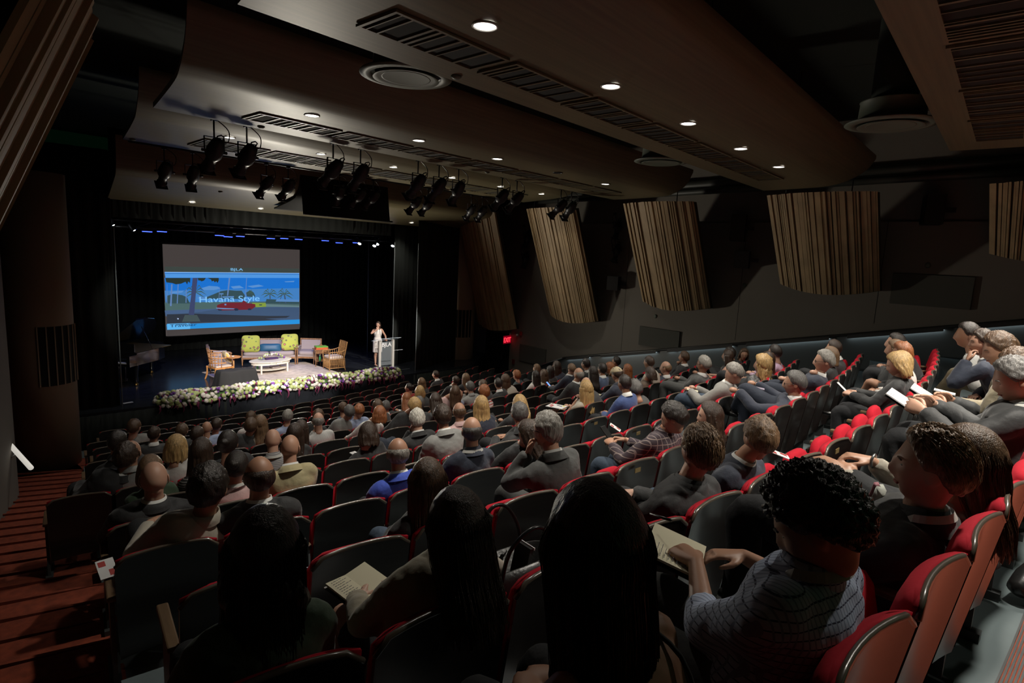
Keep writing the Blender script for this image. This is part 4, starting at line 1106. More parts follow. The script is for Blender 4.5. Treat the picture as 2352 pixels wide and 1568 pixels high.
    add_head(b, MHe, *nh)
    b.tube([N+(N-C)*.25, N.lerp(C,.35), C+MH.to_3x3()@Vector((0,-.02,-.03))], [.062,.054,.056], 14 if mid else 10, sub=2)
    if bare or near: torso(b, -.012)
    else: b.tube([H, H.lerp(N,.5), N], [.10,.10,.06], 10)
    for n_,s in enumerate((-1,1)):
        b.tube([S[n_]+(N-S[n_])*.35, S[n_], S[n_].lerp(E_[n_],.5), E_[n_], E_[n_].lerp(W[n_],.4), W[n_]], [.04,.050,.043,.036,.035,.024], 10, sub=3)
        if mid: hand(b, W[n_], hd[n_], hup[n_], s, cu[n_])
        else: b.ell(tuple(W[n_]+hd[n_].normalized()*.05), (.04,.045,.03), 8, 6)
    # legs
    crossed = (idn % 3 == 0) and k < 12 and base.x > 6.5
    if P['id'] in('N3','R6','G4'): crossed = True
    if P['id'] in('N1','N2','N5'): crossed = False
    hips = [H+Vector((s*.085,.03,.0)) for s in (-1,1)]
    kn = [Vector((H.x+s*.115, hipy+.42, .53)) for s in (-1,1)]; an = [Vector((k_.x*1.02, k_.y+.02-.05*(idn%2), .10)) for k_ in kn]
    kn = [h+(k_-h).normalized()*.41 for h,k_ in zip(hips,kn)]
    if crossed:
        kn[0] = hips[0]+Vector((.09,.40,.14)).normalized()*.42; an[0] = kn[0]+Vector((.20,.16,-.30)).normalized()*.40
    skirt = P['id'] in('D18','N3','N5','R3','R2','G2','E11','C9','D15','D6')
    for n_ in (0,1):
        b.tube([hips[n_], hips[n_].lerp(kn[n_],.5), kn[n_], kn[n_].lerp(an[n_],.35), an[n_]], [.080,.070,.054,.052,.036], 12, sub=4)
    sk = skin(idn%3 if P['hc'] != 'tn' else 3)
    if P['id'] in ('E5',): sk = skin(3)
    bo = b.build('body', sk, t)
    if near or (bare and mid) or P['id'] in ('N3','D18'):
        remesh(bo, .0062 if near else .009, 2)
    # ---- top garment
    mb = MB(); inf = {'suit':.022,'shirt':.010,'stripe':.010,'plaid':.012,'check':.016,'lace':.010,'sless':.006,'tank':.006}[P['top']]
    if P['top'] == 'tank':
        B = lambda u: H.lerp(N,u)+fy*(-.014*math.sin(PI*u))
        mb.loft([ring(B(u), a+inf, c_+inf) for u,a,c_ in ((-.06,.17,.12),(.05,.185,.135),(.25,.165,.125),(.45,.162,.118),(.62,.172,.116),(.66,.165,.112))])
        for s in (-1,1): mb.tube([B(.64)+sx*s*.10-fy*.115, B(.86)+sx*s*.10-fy*.085, B(.93)+sx*s*.095, B(.86)+sx*s*.10+fy*.09, B(.64)+sx*s*.09+fy*.115], .006, 6, sub=3)
    else:
        torso(mb, inf)
        if not bare:
            for n_,s in enumerate((-1,1)):
                cuff = 1.0 if P['top'] == 'suit' else .93
                if P['top'] in('check',) : cuff = .35
                if P['top'] == 'lace' or shortsl: cuff = -.55
                pts = [N.lerp(S[n_],.6)+Vector((0,0,-.012)), S[n_], S[n_].lerp(E_[n_],.5), E_[n_]]; rr = [.055,.058,.054,.047]
                if cuff > 0: pts += [E_[n_].lerp(W[n_],.5*cuff), E_[n_].lerp(W[n_],.96*cuff)]; rr += [.043,.036]
                else: pts = pts[:3]; rr = rr[:3]
                f = inf*.75; mb.tube(pts, [a+f for a in rr], 12, sub=4)
    tm = cloth(P['tc'], P['top'])
    to = mb.build('jacket' if P['top'] == 'suit' else ('dress_top' if bare or P['top']=='lace' else 'shirt'), tm, t)
    if P['top'] != 'tank': remesh(to, .009 if near else (.014 if mid else .022), (12 if near else 5) if P['top'] == 'suit' else (12 if near else 4))
    if P['top'] in ('suit','check','plaid') and mid or near:
        # soft cloth folds
        tx = bpy.data.textures.get('folds') or bpy.data.textures.new('folds','CLOUDS'); tx.noise_scale = .11; tx.noise_depth = 2
        if P['top'] != 'tank':
            dm = to.modifiers.new('folds','DISPLACE'); dm.texture = tx; dm.strength = .022; dm.mid_level = .5; dm.texture_coords = 'GLOBAL'
            sm = to.modifiers.new('s2','SMOOTH'); sm.factor = .4; sm.iterations = 2
    # collar
    if P['top'] in ('suit','shirt','stripe','plaid','check') and not fem and (mid or P['top'] == 'suit'):
        mb = MB(); n = 24; up = (C-N).normalized(); cx_ = Vector((1,0,0)); cy_ = up.cross(cx_)
        base_c = N+up*.0
        def cr(rr, h, dz=0): return [base_c+cx_*math.cos(2*PI*q/n)*rr+(-cy_ if cy_.y<0 else cy_)*math.sin(2*PI*q/n)*rr+up*(h-(.02*max(0,math.sin(2*PI*q/n)))) for q in range(n)]
        mb.loft([cr(.067,-.02),cr(.064,.035),cr(.068,.038),cr(.080,-.005),cr(.085,-.02)], cap=False)
        mb.build('collar', m_collar if (P['top'] == 'suit' and idn%4) else tm, t)
        if P['top'] == 'suit' and mid:
            mb = MB(); mb.loft([cr(.076,-.03),cr(.074,.018),cr(.079,.021),cr(.094,-.012),cr(.108,-.035)], cap=False)
            mb.build('jacket_collar', tm, t)
    if 'lanyard' in P['desc'] or P['id'] in ('N1','R10','N2','L14'):
        mb = MB(); up = (C-N).normalized(); n = 26
        q = [N+Vector((math.sin(a)*.088,-math.cos(a)*.080+.0,.005+.012*math.cos(a)-.10*max(0,-math.cos(a))**1.5)) for a in [-2.6+5.2*j/n for j in range(n+1)]]
        V = []
        for j in range(n+1): V += [q[j], q[j]+Vector((0,0,.022)), q[j]+Vector((0,-.002,.011))]
        mb.add([v for j in range(n+1) for v in (q[j]+Vector((math.sin(-2.6+5.2*j/n)*.012,-math.cos(-2.6+5.2*j/n)*.012,-.010)), q[j]+Vector((0,0,.012)))], [(2*j,2*j+1,2*j+3,2*j+2) for j in range(n)])
        mb.build('lanyard', m_lany, t, fix=False)
    # ---- legs clothing
    lc = 'blk'
    if 'jeans' in P['desc'] or P['id'] in('E16','G8','N4x'): lc = 'jeans'
    elif 'khaki' in P['desc']: lc = 'khaki'
    elif P['id'] in ('D19','E10','E15','N1','C20'): lc = 'grey'
    elif P['tc'] == 'nvy': lc = 'navy'
    m_leg = mat('trousers_'+lc, LEGC[lc], .85, bump=((30,30,30),.4,.01))
    mb = MB(); mb.loft([ring(H+lean*u, a, c_, 16) for u,a,c_ in ((-.08,.15,.12),(-.03,.185,.15),(.05,.185,.145),(.12,.17,.13))])
    for n_ in (0,1):
        if skirt: mb.tube([hips[n_]-Vector((0,.02,0)), hips[n_].lerp(kn[n_],.45), hips[n_].lerp(kn[n_],.72)], [.105,.092,.085], 12, sub=3)
        else: mb.tube([hips[n_]-Vector((0,.02,0)), hips[n_].lerp(kn[n_],.5), kn[n_], kn[n_].lerp(an[n_],.35), kn[n_].lerp(an[n_],.96)], [.098,.088,.070,.066,.058], 12, sub=4)
    lo = mb.build('skirt' if skirt else 'trousers', m_leg, t)
    if mid or k <= 4: remesh(lo, .011 if near else .018, 4)
    mb = MB()
    for n_ in (0,1):
        fdir = Vector((an[n_].x-kn[n_].x,0,0))*.3+Vector((0,1,-.05 if not (crossed and n_ == 0) else .1)); fdir.normalize(); a_ = an[n_]
        mb.tube([a_+Vector((0,-.05,-.055)), a_+Vector((0,.0,-.05)), a_+fdir*.10+Vector((0,0,-.062)), a_+fdir*.19+Vector((0,0,-.072))], [.036,.044,.038,.024], 10, sub=3, flat=.75)
    if P['id'] in('R10','R9'): mb.build('shoes', mat('red_shoe', (.35,.02,.02), .4), t)
    else: mb.build('shoes', m_shoe, t)
    # ---- hair / cap / glasses
    hk = P['hc']
    if P['hair'] == 'cap':
        cap_mesh(MHe).build('flat_cap', mat('cap_tweed', (.45,.38,.25), .9), t); hair_mesh('short', MHe, 0, idn, 24, 18).build('hair', m_hair['db'], t)
    elif P['hair'] != 'bald':
        L = dict(bob=.13, long=.30, longw=.38, curlyl=.26).get(P['hair'], 0)
        if P['id'] in('D15','N5'): L = .33
        if P['id'] == 'N4': L = .50
        if P['id'] in('C22','D16','E17'): L = .22
        hm = hair_mesh(P['hair'], MHe, L, idn, *((110,80) if near else ((60,44) if mid else (28,20))))
        ho = hm.build('hair', m_hair[hk], t)
        if P['hair'] in('long','longw','curlyl','bob') and mid: remesh(ho, .0045 if near else .008, 1)
        if near:   # loose strands over the surface
            sb = MB(); rr = random.Random(idn)
            longh = P['hair'] in('long','longw')
            for q in range(420 if longh else 260):
                a = rr.uniform(1.0,2*PI-1.0) if longh else rr.uniform(0,2*PI)
                e = rr.uniform(.2,1.45)
                d = Vector((math.sin(a)*math.cos(e), math.cos(a)*math.cos(e), math.sin(e)))
                if d.y > .25 and d.z < .8: continue
                if not longh and d.y > -.1 and d.z < .5: continue
                p0 = head_pt(d)+d*.019; pts = [p0]
                if longh:
                    Lq = L*rr.uniform(.75,1.08); w_ = rr.uniform(-.012,.012)
                    for v in (0,.15,.35,.6,.85,1):
                        z = .03-(.03+Lq)*v; ex = .104+rr.uniform(-.004,.006); ey = .112-.030*sstep((v-.25)*2); yc = -.004-.03*sstep(v*1.4)-(.035*sstep((v-.45)*2))
                        if z < p0.z: pts.append(Vector((math.sin(a)*(ex+w_*v), math.cos(a)*(ey)+yc, z)))
                    sb.tube(pts, [.0012]*(len(pts)-1)+[.0004], 3, cap=False, sub=3, M=MHe)
                else:
                    cur = d.copy(); tw = rr.uniform(-.3,.3)
                    for s_ in range(4):
                        cur = (cur+Vector((tw*.15,-.10,-.14))).normalized(); pts.append(head_pt(cur)+cur*(.019+.003*math.sin(s_*2+q)))
                    sb.tube(pts, [.0013,.0013,.0012,.001,.0004], 3, cap=False, sub=2, M=MHe)
            sb.build('loose_strands', m_hair[hk], ho, fix=False)
    if mid:
        for s in (-1,1): mb = MB(); mb.ell((s*.031,.0735,.007),(.0095,.006,.0035),10,8,M=MHe); mb.build('eye', m_eye, bo)
        mb = MB()
        for s in (-1,1): mb.tube([(s*.016,.088,.024),(s*.032,.088,.029),(s*.048,.078,.024)], .003, 5, M=MHe, sub=2)
        if P['hair'] != 'bald': mb.build('eyebrows', m_hair[hk], bo)
        mb = MB(); mb.tube([(-.02,.083,-.056),(0,.092,-.054),(.02,.083,-.056)], .004, 6, M=MHe, sub=3); mb.build('lips', mat('lips', (.36,.12,.10), .5), bo)
    if 'glasses' in P['desc']:
        mb = MB()
        for s in (-1,1):
            mb.tube([(s*.033+.021*math.cos(a),.095,.006+.016*math.sin(a)) for a in [2*PI*q/14 for q in range(15)]], .0022, 5, cap=False, M=MHe)
            mb.tube([(s*.054,.092,.010),(s*.080,.05,.012),(s*.084,-.01,.006)], .0022, 5, M=MHe)
        mb.tube([(-.012,.096,.008),(.012,.096,.008)], .002, 5, M=MHe); mb.build('glasses', m_frame, t)
    P['obj'] = t; P['local'] = (W, hipy, H, C, MH, N, sx, fy, lean, kn)
    return t
# labels: ordinal inside the row, counted from the left
rws = {}
for P in people: rws.setdefault(P['row'], []).append(P)
for k,L in rws.items():
    L.sort(key=lambda P: P['i'])
    for n_,P in enumerate(L):
        verb = dict(lap='seated', write='writing notes', phone='holding a small thing', chin='resting chin on hand', read='reading a programme', rest='arm on armrest')[P['pose']]
        P['label'] = 'person in %s %s, %s from left in %s row from stage'%(P['desc'], verb, ordn_(n_+1), ordn_(15-k))
        w_ = P['label'].split()
        if len(w_) > 16: P['label'] = P['label'].replace(' %s,'%verb, ',')
for P in people: person(P)
byid = {P['id']:P for P in people}

# ---- things the people hold or wear on show
def wp(P, v): return P['obj'].matrix_basis @ Vector(v)
def notebook(P, off=(0,.50,.70), w_=.13, h_=.19, rz=0., lab='open notebook', col=None, open_=True, tilt=.12, sc=1):
    col = col or m_paper; o = Vector(wp(P, Vector(off)+Vector((P['local'][2].x,P['local'][1]-.2,0))))
    t = empty('notebook', o, P['obj'].rotation_euler[2]+rz, lab, 'notebook', sc=sc); t.rotation_euler[0] = tilt
    for s in ((-1,1) if open_ else (0,)):
        M_ = Matrix.Translation((s*w_/2,0,0)) @ Matrix.Rotation(-s*.12,4,'Y')
        mb = MB(); mb.box((-w_/2,-h_/2,-.004),(w_/2,h_/2,.004), M=M_); mb.build('page_block', col, t)
    mb = MB(); mb.box((-w_-.003 if open_ else -w_/2-.002,-h_/2-.003,-.012),(w_+.003 if open_ else w_/2+.002,h_/2+.003,-.009)); mb.build('cover', m_frame, t)
    mb = MB(); r = random.Random(int(abs(o.x*1000)))
    for q in range(9):
        y = h_*.38-q*h_*.075; x = -w_*.88 if open_ else -w_*.4
        xe = x+w_*r.uniform(.35,.75)
        while x < xe: d = r.uniform(.006,.016); mb.box((x,y,.0155 if open_ else .0042),(x+d,y+.0022,.0162 if open_ else .0048)); x += d+.004
    mb.build('handwriting', m_ink, t)
    return t
notebook(byid['N1'], (.16,.60,.68), .125,.20, .5, 'large cream notebook open on the lap of the checked shirt', tilt=.25, sc=1.0)
t = empty('pen', wp(byid['N1'],(.17,.72,.76)), 1.1, 'black pen held over the large cream notebook', 'pen')
mb = MB(); mb.tube([(-.06,0,.02),(.06,0,-.01)], .006, 8); mb.build('barrel', m_frame, t)
notebook(byid['N5'], (-.06,.60,.68), .11,.17, .35, 'open notebook with handwriting on the lap of the cream blazer', tilt=.2)
notebook(byid['D18'], (.0,.56,.68), .09,.14, .2, 'blank cream notebook on bare knees in the twelfth row', open_=False)
notebook(byid['E15'], (-.02,.56,.68), .10,.15, .2, 'ruled notebook held by the writer in dark grey suit')
notebook(byid['E14'], (-.10,.50,.66), .10,.16, .4, 'yellow edged notebook beside the light grey jacket', open_=False)
notebook(byid['E3'], (0,.55,.69), .09,.13, .1, 'small pad held by the person in a flat cap', open_=False)
notebook(byid['C25'], (-.12,.52,.69), .08,.13, .2, 'white sheet held by the black jacket in the tenth row', col=m_white_paper, open_=False)
notebook(byid['C3'], (0,.55,.68), .10,.14, .2, 'white sheet held by the white top near the front', col=m_white_paper, open_=False)
notebook(byid['C17'], (-.05,.55,.72), .10,.20, .6, 'striped programme held in the sixth row from the stage', col=m_white_paper, open_=False)
notebook(byid['R10'], (0,.66,.74), .14,.22, .1, 'open printed programme held by the nearest right reader', col=m_white_paper, tilt=.5)
notebook(byid['R9'], (0,.66,.76), .14,.22, .1, 'open printed programme held by the second right reader', col=m_white_paper, tilt=.5)
notebook(byid['R8'], (0,.62,.74), .10,.15, .1, 'white sheet written on by the khaki suit', col=m_white_paper, open_=False)
notebook(byid['G7'], (.05,.50,.66), .10,.15, .3, 'grey folder on the lap of navy suit and glasses', col=mat('folder_grey',(.25,.22,.28),.6), open_=False)
m_phone = mat('phone_glow', (.1,.2,.5), .3, emit=(.25,.5,1), es=.8)
for idd,lab,m_ in (('D9','glowing blue phone in the hand of the khaki trousers',m_phone),('E16','small phone held by the dark plaid shirt',m_frame),('D16','small phone raised by the black top with straight hair',m_frame),('C15','small phone held in the seventh row from the stage',m_frame),('R4','white card held by the black jacket at right',m_white_paper)):
    P = byid[idd]; t = empty('phone' if 'phone' in lab else 'card', wp(P,(P['local'][2].x,P['local'][1]+.47,.79)), P['obj'].rotation_euler[2], lab, 'phone' if 'phone' in lab else 'card'); t.rotation_euler[0] = .7
    mb = MB(); mb.box((-.036,-.07,-.005),(.036,.07,.005), bev=.003); mb.build('case', m_frame, t)
    mb = MB(); mb.box((-.032,-.064,.0052),(.032,.064,.006)); mb.build('screen', m_, t)
# magazine on the blonde's lap
P = byid['D15']; t = empty('magazine', wp(P,(P['local'][2].x-.16,.60,.66)), .2, 'white magazine with red title on the lap of the lace top', 'magazine')
mb = MB(); mb.box((-.12,-.15,-.004),(.12,.15,.004)); mb.build('pages', m_white_paper, t)
mb = MB(); mb.box((-.10,.05,.0045),(.02,.08,.0055)); mb.box((-.04,.10,.0045),(.09,.12,.0055)); mb.build('title_bars', m_red, t)
mb = MB(); mb.tube([(.02,-.09,.005),(.04,-.02,.005)], .009, 5); mb.ell((.045,.0,.006),(.016,.016,.004),10,6); mb.build('figure', m_ink, t)
mb = MB(); mb.box((.05,-.12,.0045),(.10,-.08,.0055)); mb.build('yellow_patch', mat('yellow_ink',(.6,.5,.05),.7), t)
# shirt front and tie of the near suit
P = byid['N2']; W_,hipy,H,C,MH,N,sx,fy,lean,kn = P['local']; T = P['obj']
mb = MB()
def tp(u, x, d): return H.lerp(N,u)+sx*x+fy*(-.014*math.sin(PI*u)+.112+.022+d-.25*x*x*4)
mb.loft([[tp(u,-w_,.004),tp(u,0,.014),tp(u,w_,.004),tp(u,0,-.02)] for u,w_ in ((.25,.02),(.45,.05),(.65,.075),(.85,.06),(.97,.03))]); mb.build('shirt_front', mat('white_shirt',(.45,.47,.42),.8), T)
mb = MB(); mb.loft([[tp(u,-w_,.018),tp(u,0,.024),tp(u,w_,.018),tp(u,0,.0)] for u,w_ in ((.16,.005),(.24,.04),(.5,.032),(.8,.02),(.92,.016),(.97,.022))]); mb.build('necktie', mat('pink_tie',(.35,.13,.16),.6), T)
# blonde's watch, bangles
for idd,n_,m_ in (('D15',0,m_steel),('D16',0,m_brass),('N3',1,m_steel),('G6',0,m_steel)):
    P = byid[idd]; w_ = P['local'][0][n_]; mb = MB(); mb.tube([w_+Vector((.029*math.cos(a),-.012,.029*math.sin(a))) for a in [2*PI*q/14 for q in range(15)]], .006, 6, cap=False); mb.build('bracelet', m_, P['obj'])
# near handbag on the empty-looking seat
k,i = BAGSEAT; p,th = arc(k, PH[k]+PITCH*(i+.5)); m_leather = mat('black_leather', (.012,.012,.012), .3, bump=((70,70,70),.3,.003))
t = empty('handbag', p+Vector((0,0,.53)), th, 'open black leather handbag standing on the seat beside the cream blazer', 'handbag')
t.location = p+Matrix.Rotation(th,3,'Z')@Vector((.0,.33,.50))
mb = MB(); rings = []
for z,a,b_ in ((0,.20,.10),(.06,.22,.12),(.16,.22,.11),(.25,.23,.09)): rings.append([(a*math.copysign(abs(math.cos(q))**.6,math.cos(q)), b_*math.copysign(abs(math.sin(q))**.8,math.sin(q)), z) for q in [2*PI*j/24 for j in range(24)]])
for z,a,b_ in ((.25,.22,.082),(.10,.20,.09)): rings.append([(a*math.copysign(abs(math.cos(q))**.6,math.cos(q)), b_*math.copysign(abs(math.sin(q))**.8,math.sin(q)), z) for q in [2*PI*j/24 for j in range(24)]])
mb.loft(rings); mb.build('bag_body', m_leather, t)
for s in (-1,1):
    mb = MB(); mb.tube([(-.13,s*.09,.22),(-.11,s*.11,.36),(-.03,s*.13,.44),(.05,s*.13,.43),(.11,s*.11,.34),(.13,s*.09,.22)], .009, 8, sub=4); mb.build('strap', m_leather, t)
mb = MB(); mb.box((.0,-.05,.12),(.02,.05,.30), M=Matrix.Rotation(.2,4,'Y')); mb.build('tablet', m_frame, t)
mb = MB(); mb.box((.02,-.052,.295),(.026,.052,.305), M=Matrix.Rotation(.2,4,'Y')); mb.build('tablet_edge', m_white_paper, t)
mb = MB(); mb.ell((-.10,0,.22),(.05,.04,.05),12,8,fn=lambda d: Vector((-.10+d.x*.05*(1+.5*noise.noise(d*3)), d.y*.045*(1+.5*noise.noise(d*4)), .23+d.z*.05*(1+.4*noise.noise(d*5))))); mb.build('crumpled_scarf', mat('cream_scarf',(.5,.45,.38),.9), t)
# jacket thrown over an empty seat back
k,i = 6,-7; p,th = arc(k, PH[k]+PITCH*(i+.5))
mb = MB(); prof = [(.33,-.07),(.5,-.065),(.7,-.05),(.86,-.035),(.905,.01),(.895,.06),(.8,.105),(.6,.14),(.45,.16)]
rings = []
for j,(z_,y_) in enumerate(prof):
    rings.append([((-.27+.54*q/20)*(1+.06*math.sin(j)), y_+.012*math.sin(q*1.7+j), z_+.02*math.sin(q*.9)-.10*abs(-1+q/10)**3) for q in range(21)])
V = [v for r_ in rings for v in r_]; mb.add(V, [(a*21+b,a*21+b+1,(a+1)*21+b+1,(a+1)*21+b) for a in range(8) for b in range(20)], smooth=True)
o = mb.build('hung_jacket', mat('navy_jacket_cloth',(.02,.026,.04),.85), loc=p, rot=(0,0,th), fix=False); md = o.modifiers.new('t','SOLIDIFY'); md.thickness = .02
tag(o, 'dark navy jacket hung over an empty seat back in the ninth row from the stage', 'jacket')
def programme(k, i, off, lab, rz=.3, tilt=0.):
    p,th = arc(k, PH[k]+PITCH*(i+.5)); q = p+Matrix.Rotation(th,3,'Z')@Vector(off); t = empty('programme', q, th+rz, lab, 'programme', sc=.62); t.rotation_euler[0] = tilt
    mb = MB(); mb.box((-.075,-.11,0),(.075,.11,.006)); mb.build('pages', m_white_paper, t)
    mb = MB(); mb.box((-.06,.03,.0065),(.0,.09,.0075)); mb.box((.01,-.09,.0065),(.06,-.02,.0075)); mb.build('red_print', m_red, t)
programme(3,-6,(0,.30,.80),'white and red programme lying on a folded seat by the white haired row',.5,.5)
programme(1,-9,(-.16,.12,.90),'white programme corner on the seat beside the navy jacket',.6,.3)
programme(3,-14,(-.29,.34,.66),'small white card on the aisle side armrest by the carpeted steps',.2,.5)
k,i = 1,-5; p,th = arc(k, PH[k]+PITCH*(i+.5)); q = p+Matrix.Rotation(th,3,'Z')@Vector((0,.62,0))
t = empty('backpack', q, th, 'grey backpack on the floor before the folded red seats', 'backpack')
mb = MB(); mb.ell(None,None,20,14,fn=lambda d: Vector((d.x*.17*(1+.2*noise.noise(d*3)), d.y*.12*(1+.2*noise.noise(d*4)), .17+d.z*.17*(1+.2*noise.noise(d*2))))); mb.build('bag_body', mat('grey_canvas',(.06,.065,.065),.8), t)
mb = MB(); mb.tube([(-.08,-.1,.05),(-.1,-.16,.2),(-.05,-.08,.33)], .014, 6, sub=4); mb.build('strap', m_leather, t)
mb = MB(); mb.box((-.1,-.02,.30),(.08,.0,.42), M=Matrix.Rotation(.3,4,'Y')); mb.build('papers', m_white_paper, t)
# ================================================================== things on the stage
Z0 = STZ
# projection screen with the projected slide
def spx(cx, cy): return (360+cx/6.818, 550+cy/6.818)
t = empty('projection_screen', (10.43,23.02,-3.57), 0, 'large projection screen showing a street photo and the title Havana Style', 'projection screen')
YS = 23.0
mb = MB(); mb.box((-2.62,0,-.02),(2.62,.03,3.29)); mb.build('surface', mat('screen_cloth', (.10,.085,.08), .8, emit=(.055,.046,.043), es=1.), t)
mb = MB(); mb.tube([(-2.62,.01,-.03),(2.62,.01,-.03)], .03, 8); mb.build('bottom_bar_weight', m_can, t)
mb = MB(); mb.tube([(-2.7,.05,3.36),(2.7,.05,3.36)], .06, 8); mb.build('roller', m_can, t)
mb = MB(); mb.box((-1.5,.04,3.36),(-1.48,.06,6.2)); mb.box((1.5,.04,3.36),(1.52,.06,6.2)); mb.build('hanging_strap', m_can, t)
lay = [0]
def pic(name, polys, rgb, parent=None):
    lay[0] += 1; off = -.003-.0012*lay[0]
    m = mat('slide_'+name, tuple(c*.5 for c in rgb), .9, emit=rgb, es=1.)
    mb = MB()
    for P in polys:
        V = []
        for (cx,cy) in P:
            q = atY(*spx(cx,cy), YS); V.append((q.x-10.43, off, q.z+3.57))
        mb.add(V, [tuple(range(len(V)))])
    o = mb.build(name, m, parent or t, fix=False); return o
def rect(x0,y0,x1,y1,dy=0): return [(x0,y0),(x1,y1)]
L_ = lambda x: (130+ (x-120)*.005)
def band(ya,yb,yc,yd,x0=125,x1=2235): return [(x0+0,ya),(x1,yb),(x1,yd),(x0+14,yc)]   # left-top right-top left-bottom right-bottom
def lerp(a,b,u): return a+(b-a)*u
def YT(x, yl, yr): return yl+(yr-yl)*(x-125)/2110
pic('header_strip', [band(422,455,508,525)], (.045,.058,.052))
pic('blue_bar', [band(508,526,600,603)], (.08,.30,.72))
pic('bar_line', [band(526,541,534,549)], (.02,.12,.42))
pic('white_line', [band(506,524,512,529)], (.35,.55,.9))
pic('sky', [band(598,602,800,760)], (.012,.16,.60)); pic('low_sky', [band(800,760,1000,960)], (.055,.21,.52))
pic('clouds', [[(700,760),(820,725),(960,735),(1000,770),(900,790),(740,790)],[(1160,735),(1300,720),(1370,760),(1200,770)],[(1420,730),(1600,705),(1680,730),(1500,755)],[(2000,655),(2160,645),(2150,665),(2020,668)],[(200,820),(420,800),(400,830),(240,845)]], (.10,.27,.60))
pic('grass', [band(985,965,1120,1060)], (.07,.13,.13)); pic('road', [band(1110,1040,1200,1180)], (.06,.11,.22)); pic('near_road', [[(1000,1080),(2232,1050),(2232,1255),(160,1310),(160,1180),(700,1130)]], (.05,.09,.17))
pic('verge_right', [[(1700,1010),(2232,1035),(2232,1060),(1700,1050)]], (.12,.20,.22))
pic('shadow', [[(158,1170),(600,1160),(1200,1180),(1750,1195),(2090,1195),(2030,1225),(1700,1240),(1940,1262),(160,1315)]], (.028,.035,.05))
pic('far_trees', [[(150,1000),(160,880),(260,850),(400,870),(470,900),(520,1000)],[(780,900),(880,860),(1000,810),(1120,790),(1240,800),(1330,800),(1380,870),(1380,930),(780,930)],[(1400,830),(1460,795),(1520,830),(1545,890),(1500,900),(1410,890)],[(1700,1000),(1720,930),(1900,940),(2230,960),(2230,1010)]], (.035,.075,.09))
def palm(cx, cy, R_, n, sd):
    r = random.Random(sd); out = []
    for i in range(n):
        a = PI*(-.12+1.24*i/(n-1)); L = R_*r.uniform(.8,1.1); ex,ey = cx+math.cos(a)*L*1.15, cy-math.sin(a)*L*.75+L*.35
        mx,my = cx+math.cos(a)*L*.6, cy-math.sin(a)*L*.8; out.append([(cx,cy-4),(mx,my-9),(ex,ey),(mx,my+9),(cx,cy+5)])
    return out
pic('palm_fronds', palm(1770,850,120,9,1)+palm(2000,850,120,9,2)+palm(600,820,170,10,3)+palm(1465,830,60,6,4), (.05,.10,.08))
pic('palm_trunks', [[(1990,860),(2010,860),(2030,1000),(2010,1000)],[(1765,860),(1780,860),(1785,930),(1768,930)],[(1955,850),(1965,850),(1925,1000),(1915,1000)]], (.05,.08,.13))
pic('poles', [[(225,700),(248,700),(232,1040),(208,1040)],[(328,700),(342,700),(328,1000),(314,1000)],[(456,780),(470,780),(464,990),(452,990)],[(1128,600),(1152,600),(1118,880),(1100,880)],[(1404,600),(1414,600),(1392,920),(1382,920)],[(978,740),(984,740),(980,930),(972,930)],[(1008,845),(1018,845),(1012,980),(1000,980)],[(160,700),(166,700),(166,1000),(158,1000)]], (.12,.22,.46))
pic('buildings', [[(640,900),(780,905),(780,930),(640,925)],[(1025,890),(1210,885),(1205,908),(1030,910)],[(1880,930),(2230,945),(2230,975),(1860,970)],[(985,840),(1045,840),(1045,858),(985,858)]], (.10,.24,.50))
pic('near_trunk', [[(562,600),(640,600),(610,860),(585,1185),(498,1175),(535,900)]], (.045,.06,.14))
pic('trunk_planter', [[(440,1180),(630,1180),(685,1282),(395,1288)]], (.055,.08,.085))
pic('canopy', [[(132,600),(525,600),(520,680),(490,655),(475,705),(450,660),(380,690),(300,700),(240,680),(150,670)],[(640,600),(770,600),(740,640),(700,655),(680,640),(650,640)],[(790,600),(970,600),(970,640),(950,680),(930,650),(910,672),(890,645),(860,655),(850,625)]], (.022,.035,.03))
pic('yellow_car', [[(1490,990),(1705,992),(1712,1050),(1560,1058),(1500,1045)]], (.22,.32,.05)); pic('yellow_car_window', [[(1600,1015),(1650,1015),(1645,1030),(1605,1030)]], (.03,.06,.06))
pic('red_car', [[(940,1060),(945,1025),(1010,1000),(1090,985),(1340,985),(1400,990),(1540,1010),(1545,1050),(1480,1095),(1010,1110),(950,1095)],[(1335,985),(1350,955),(1385,958),(1400,990)]], (.16,.02,.03))
pic('red_car_chrome', [[(925,1065),(1060,1072),(1230,1078),(1230,1090),(1050,1090),(935,1080)],[(1060,1005),(1090,1005),(1085,1030),(1058,1028)]], (.13,.26,.50))
pic('red_car_wheels', [[(1205,1085),(1240,1072),(1280,1085),(1270,1110),(1225,1114)],[(1420,1085),(1450,1075),(1480,1082),(1475,1102),(1430,1104)],[(955,1090),(1020,1095),(1010,1112),(965,1110)]], (.02,.03,.06))
pic('bottom_bar', [band(1330,1250,1412,1318,150)], (.02,.26,.66)); pic('logo_plate', [[(160,1318),(520,1306),(522,1398),(160,1412)]], (.10,.42,.80))
pic('bottom_blank', [[(160,1414),(2235,1320),(2235,1400),(165,1512)]], (.055,.047,.046))
pic('pointer', [[(318,1228),(345,1235),(335,1250),(320,1245)]], (.5,.6,.9))
m_t1 = mat('slide_text_blue', (.2,.4,.5), .9, emit=(.22,.55,.92), es=1.); m_t2 = mat('slide_text_dark', (.01,.02,.05), .9, emit=(.012,.03,.09), es=1.)
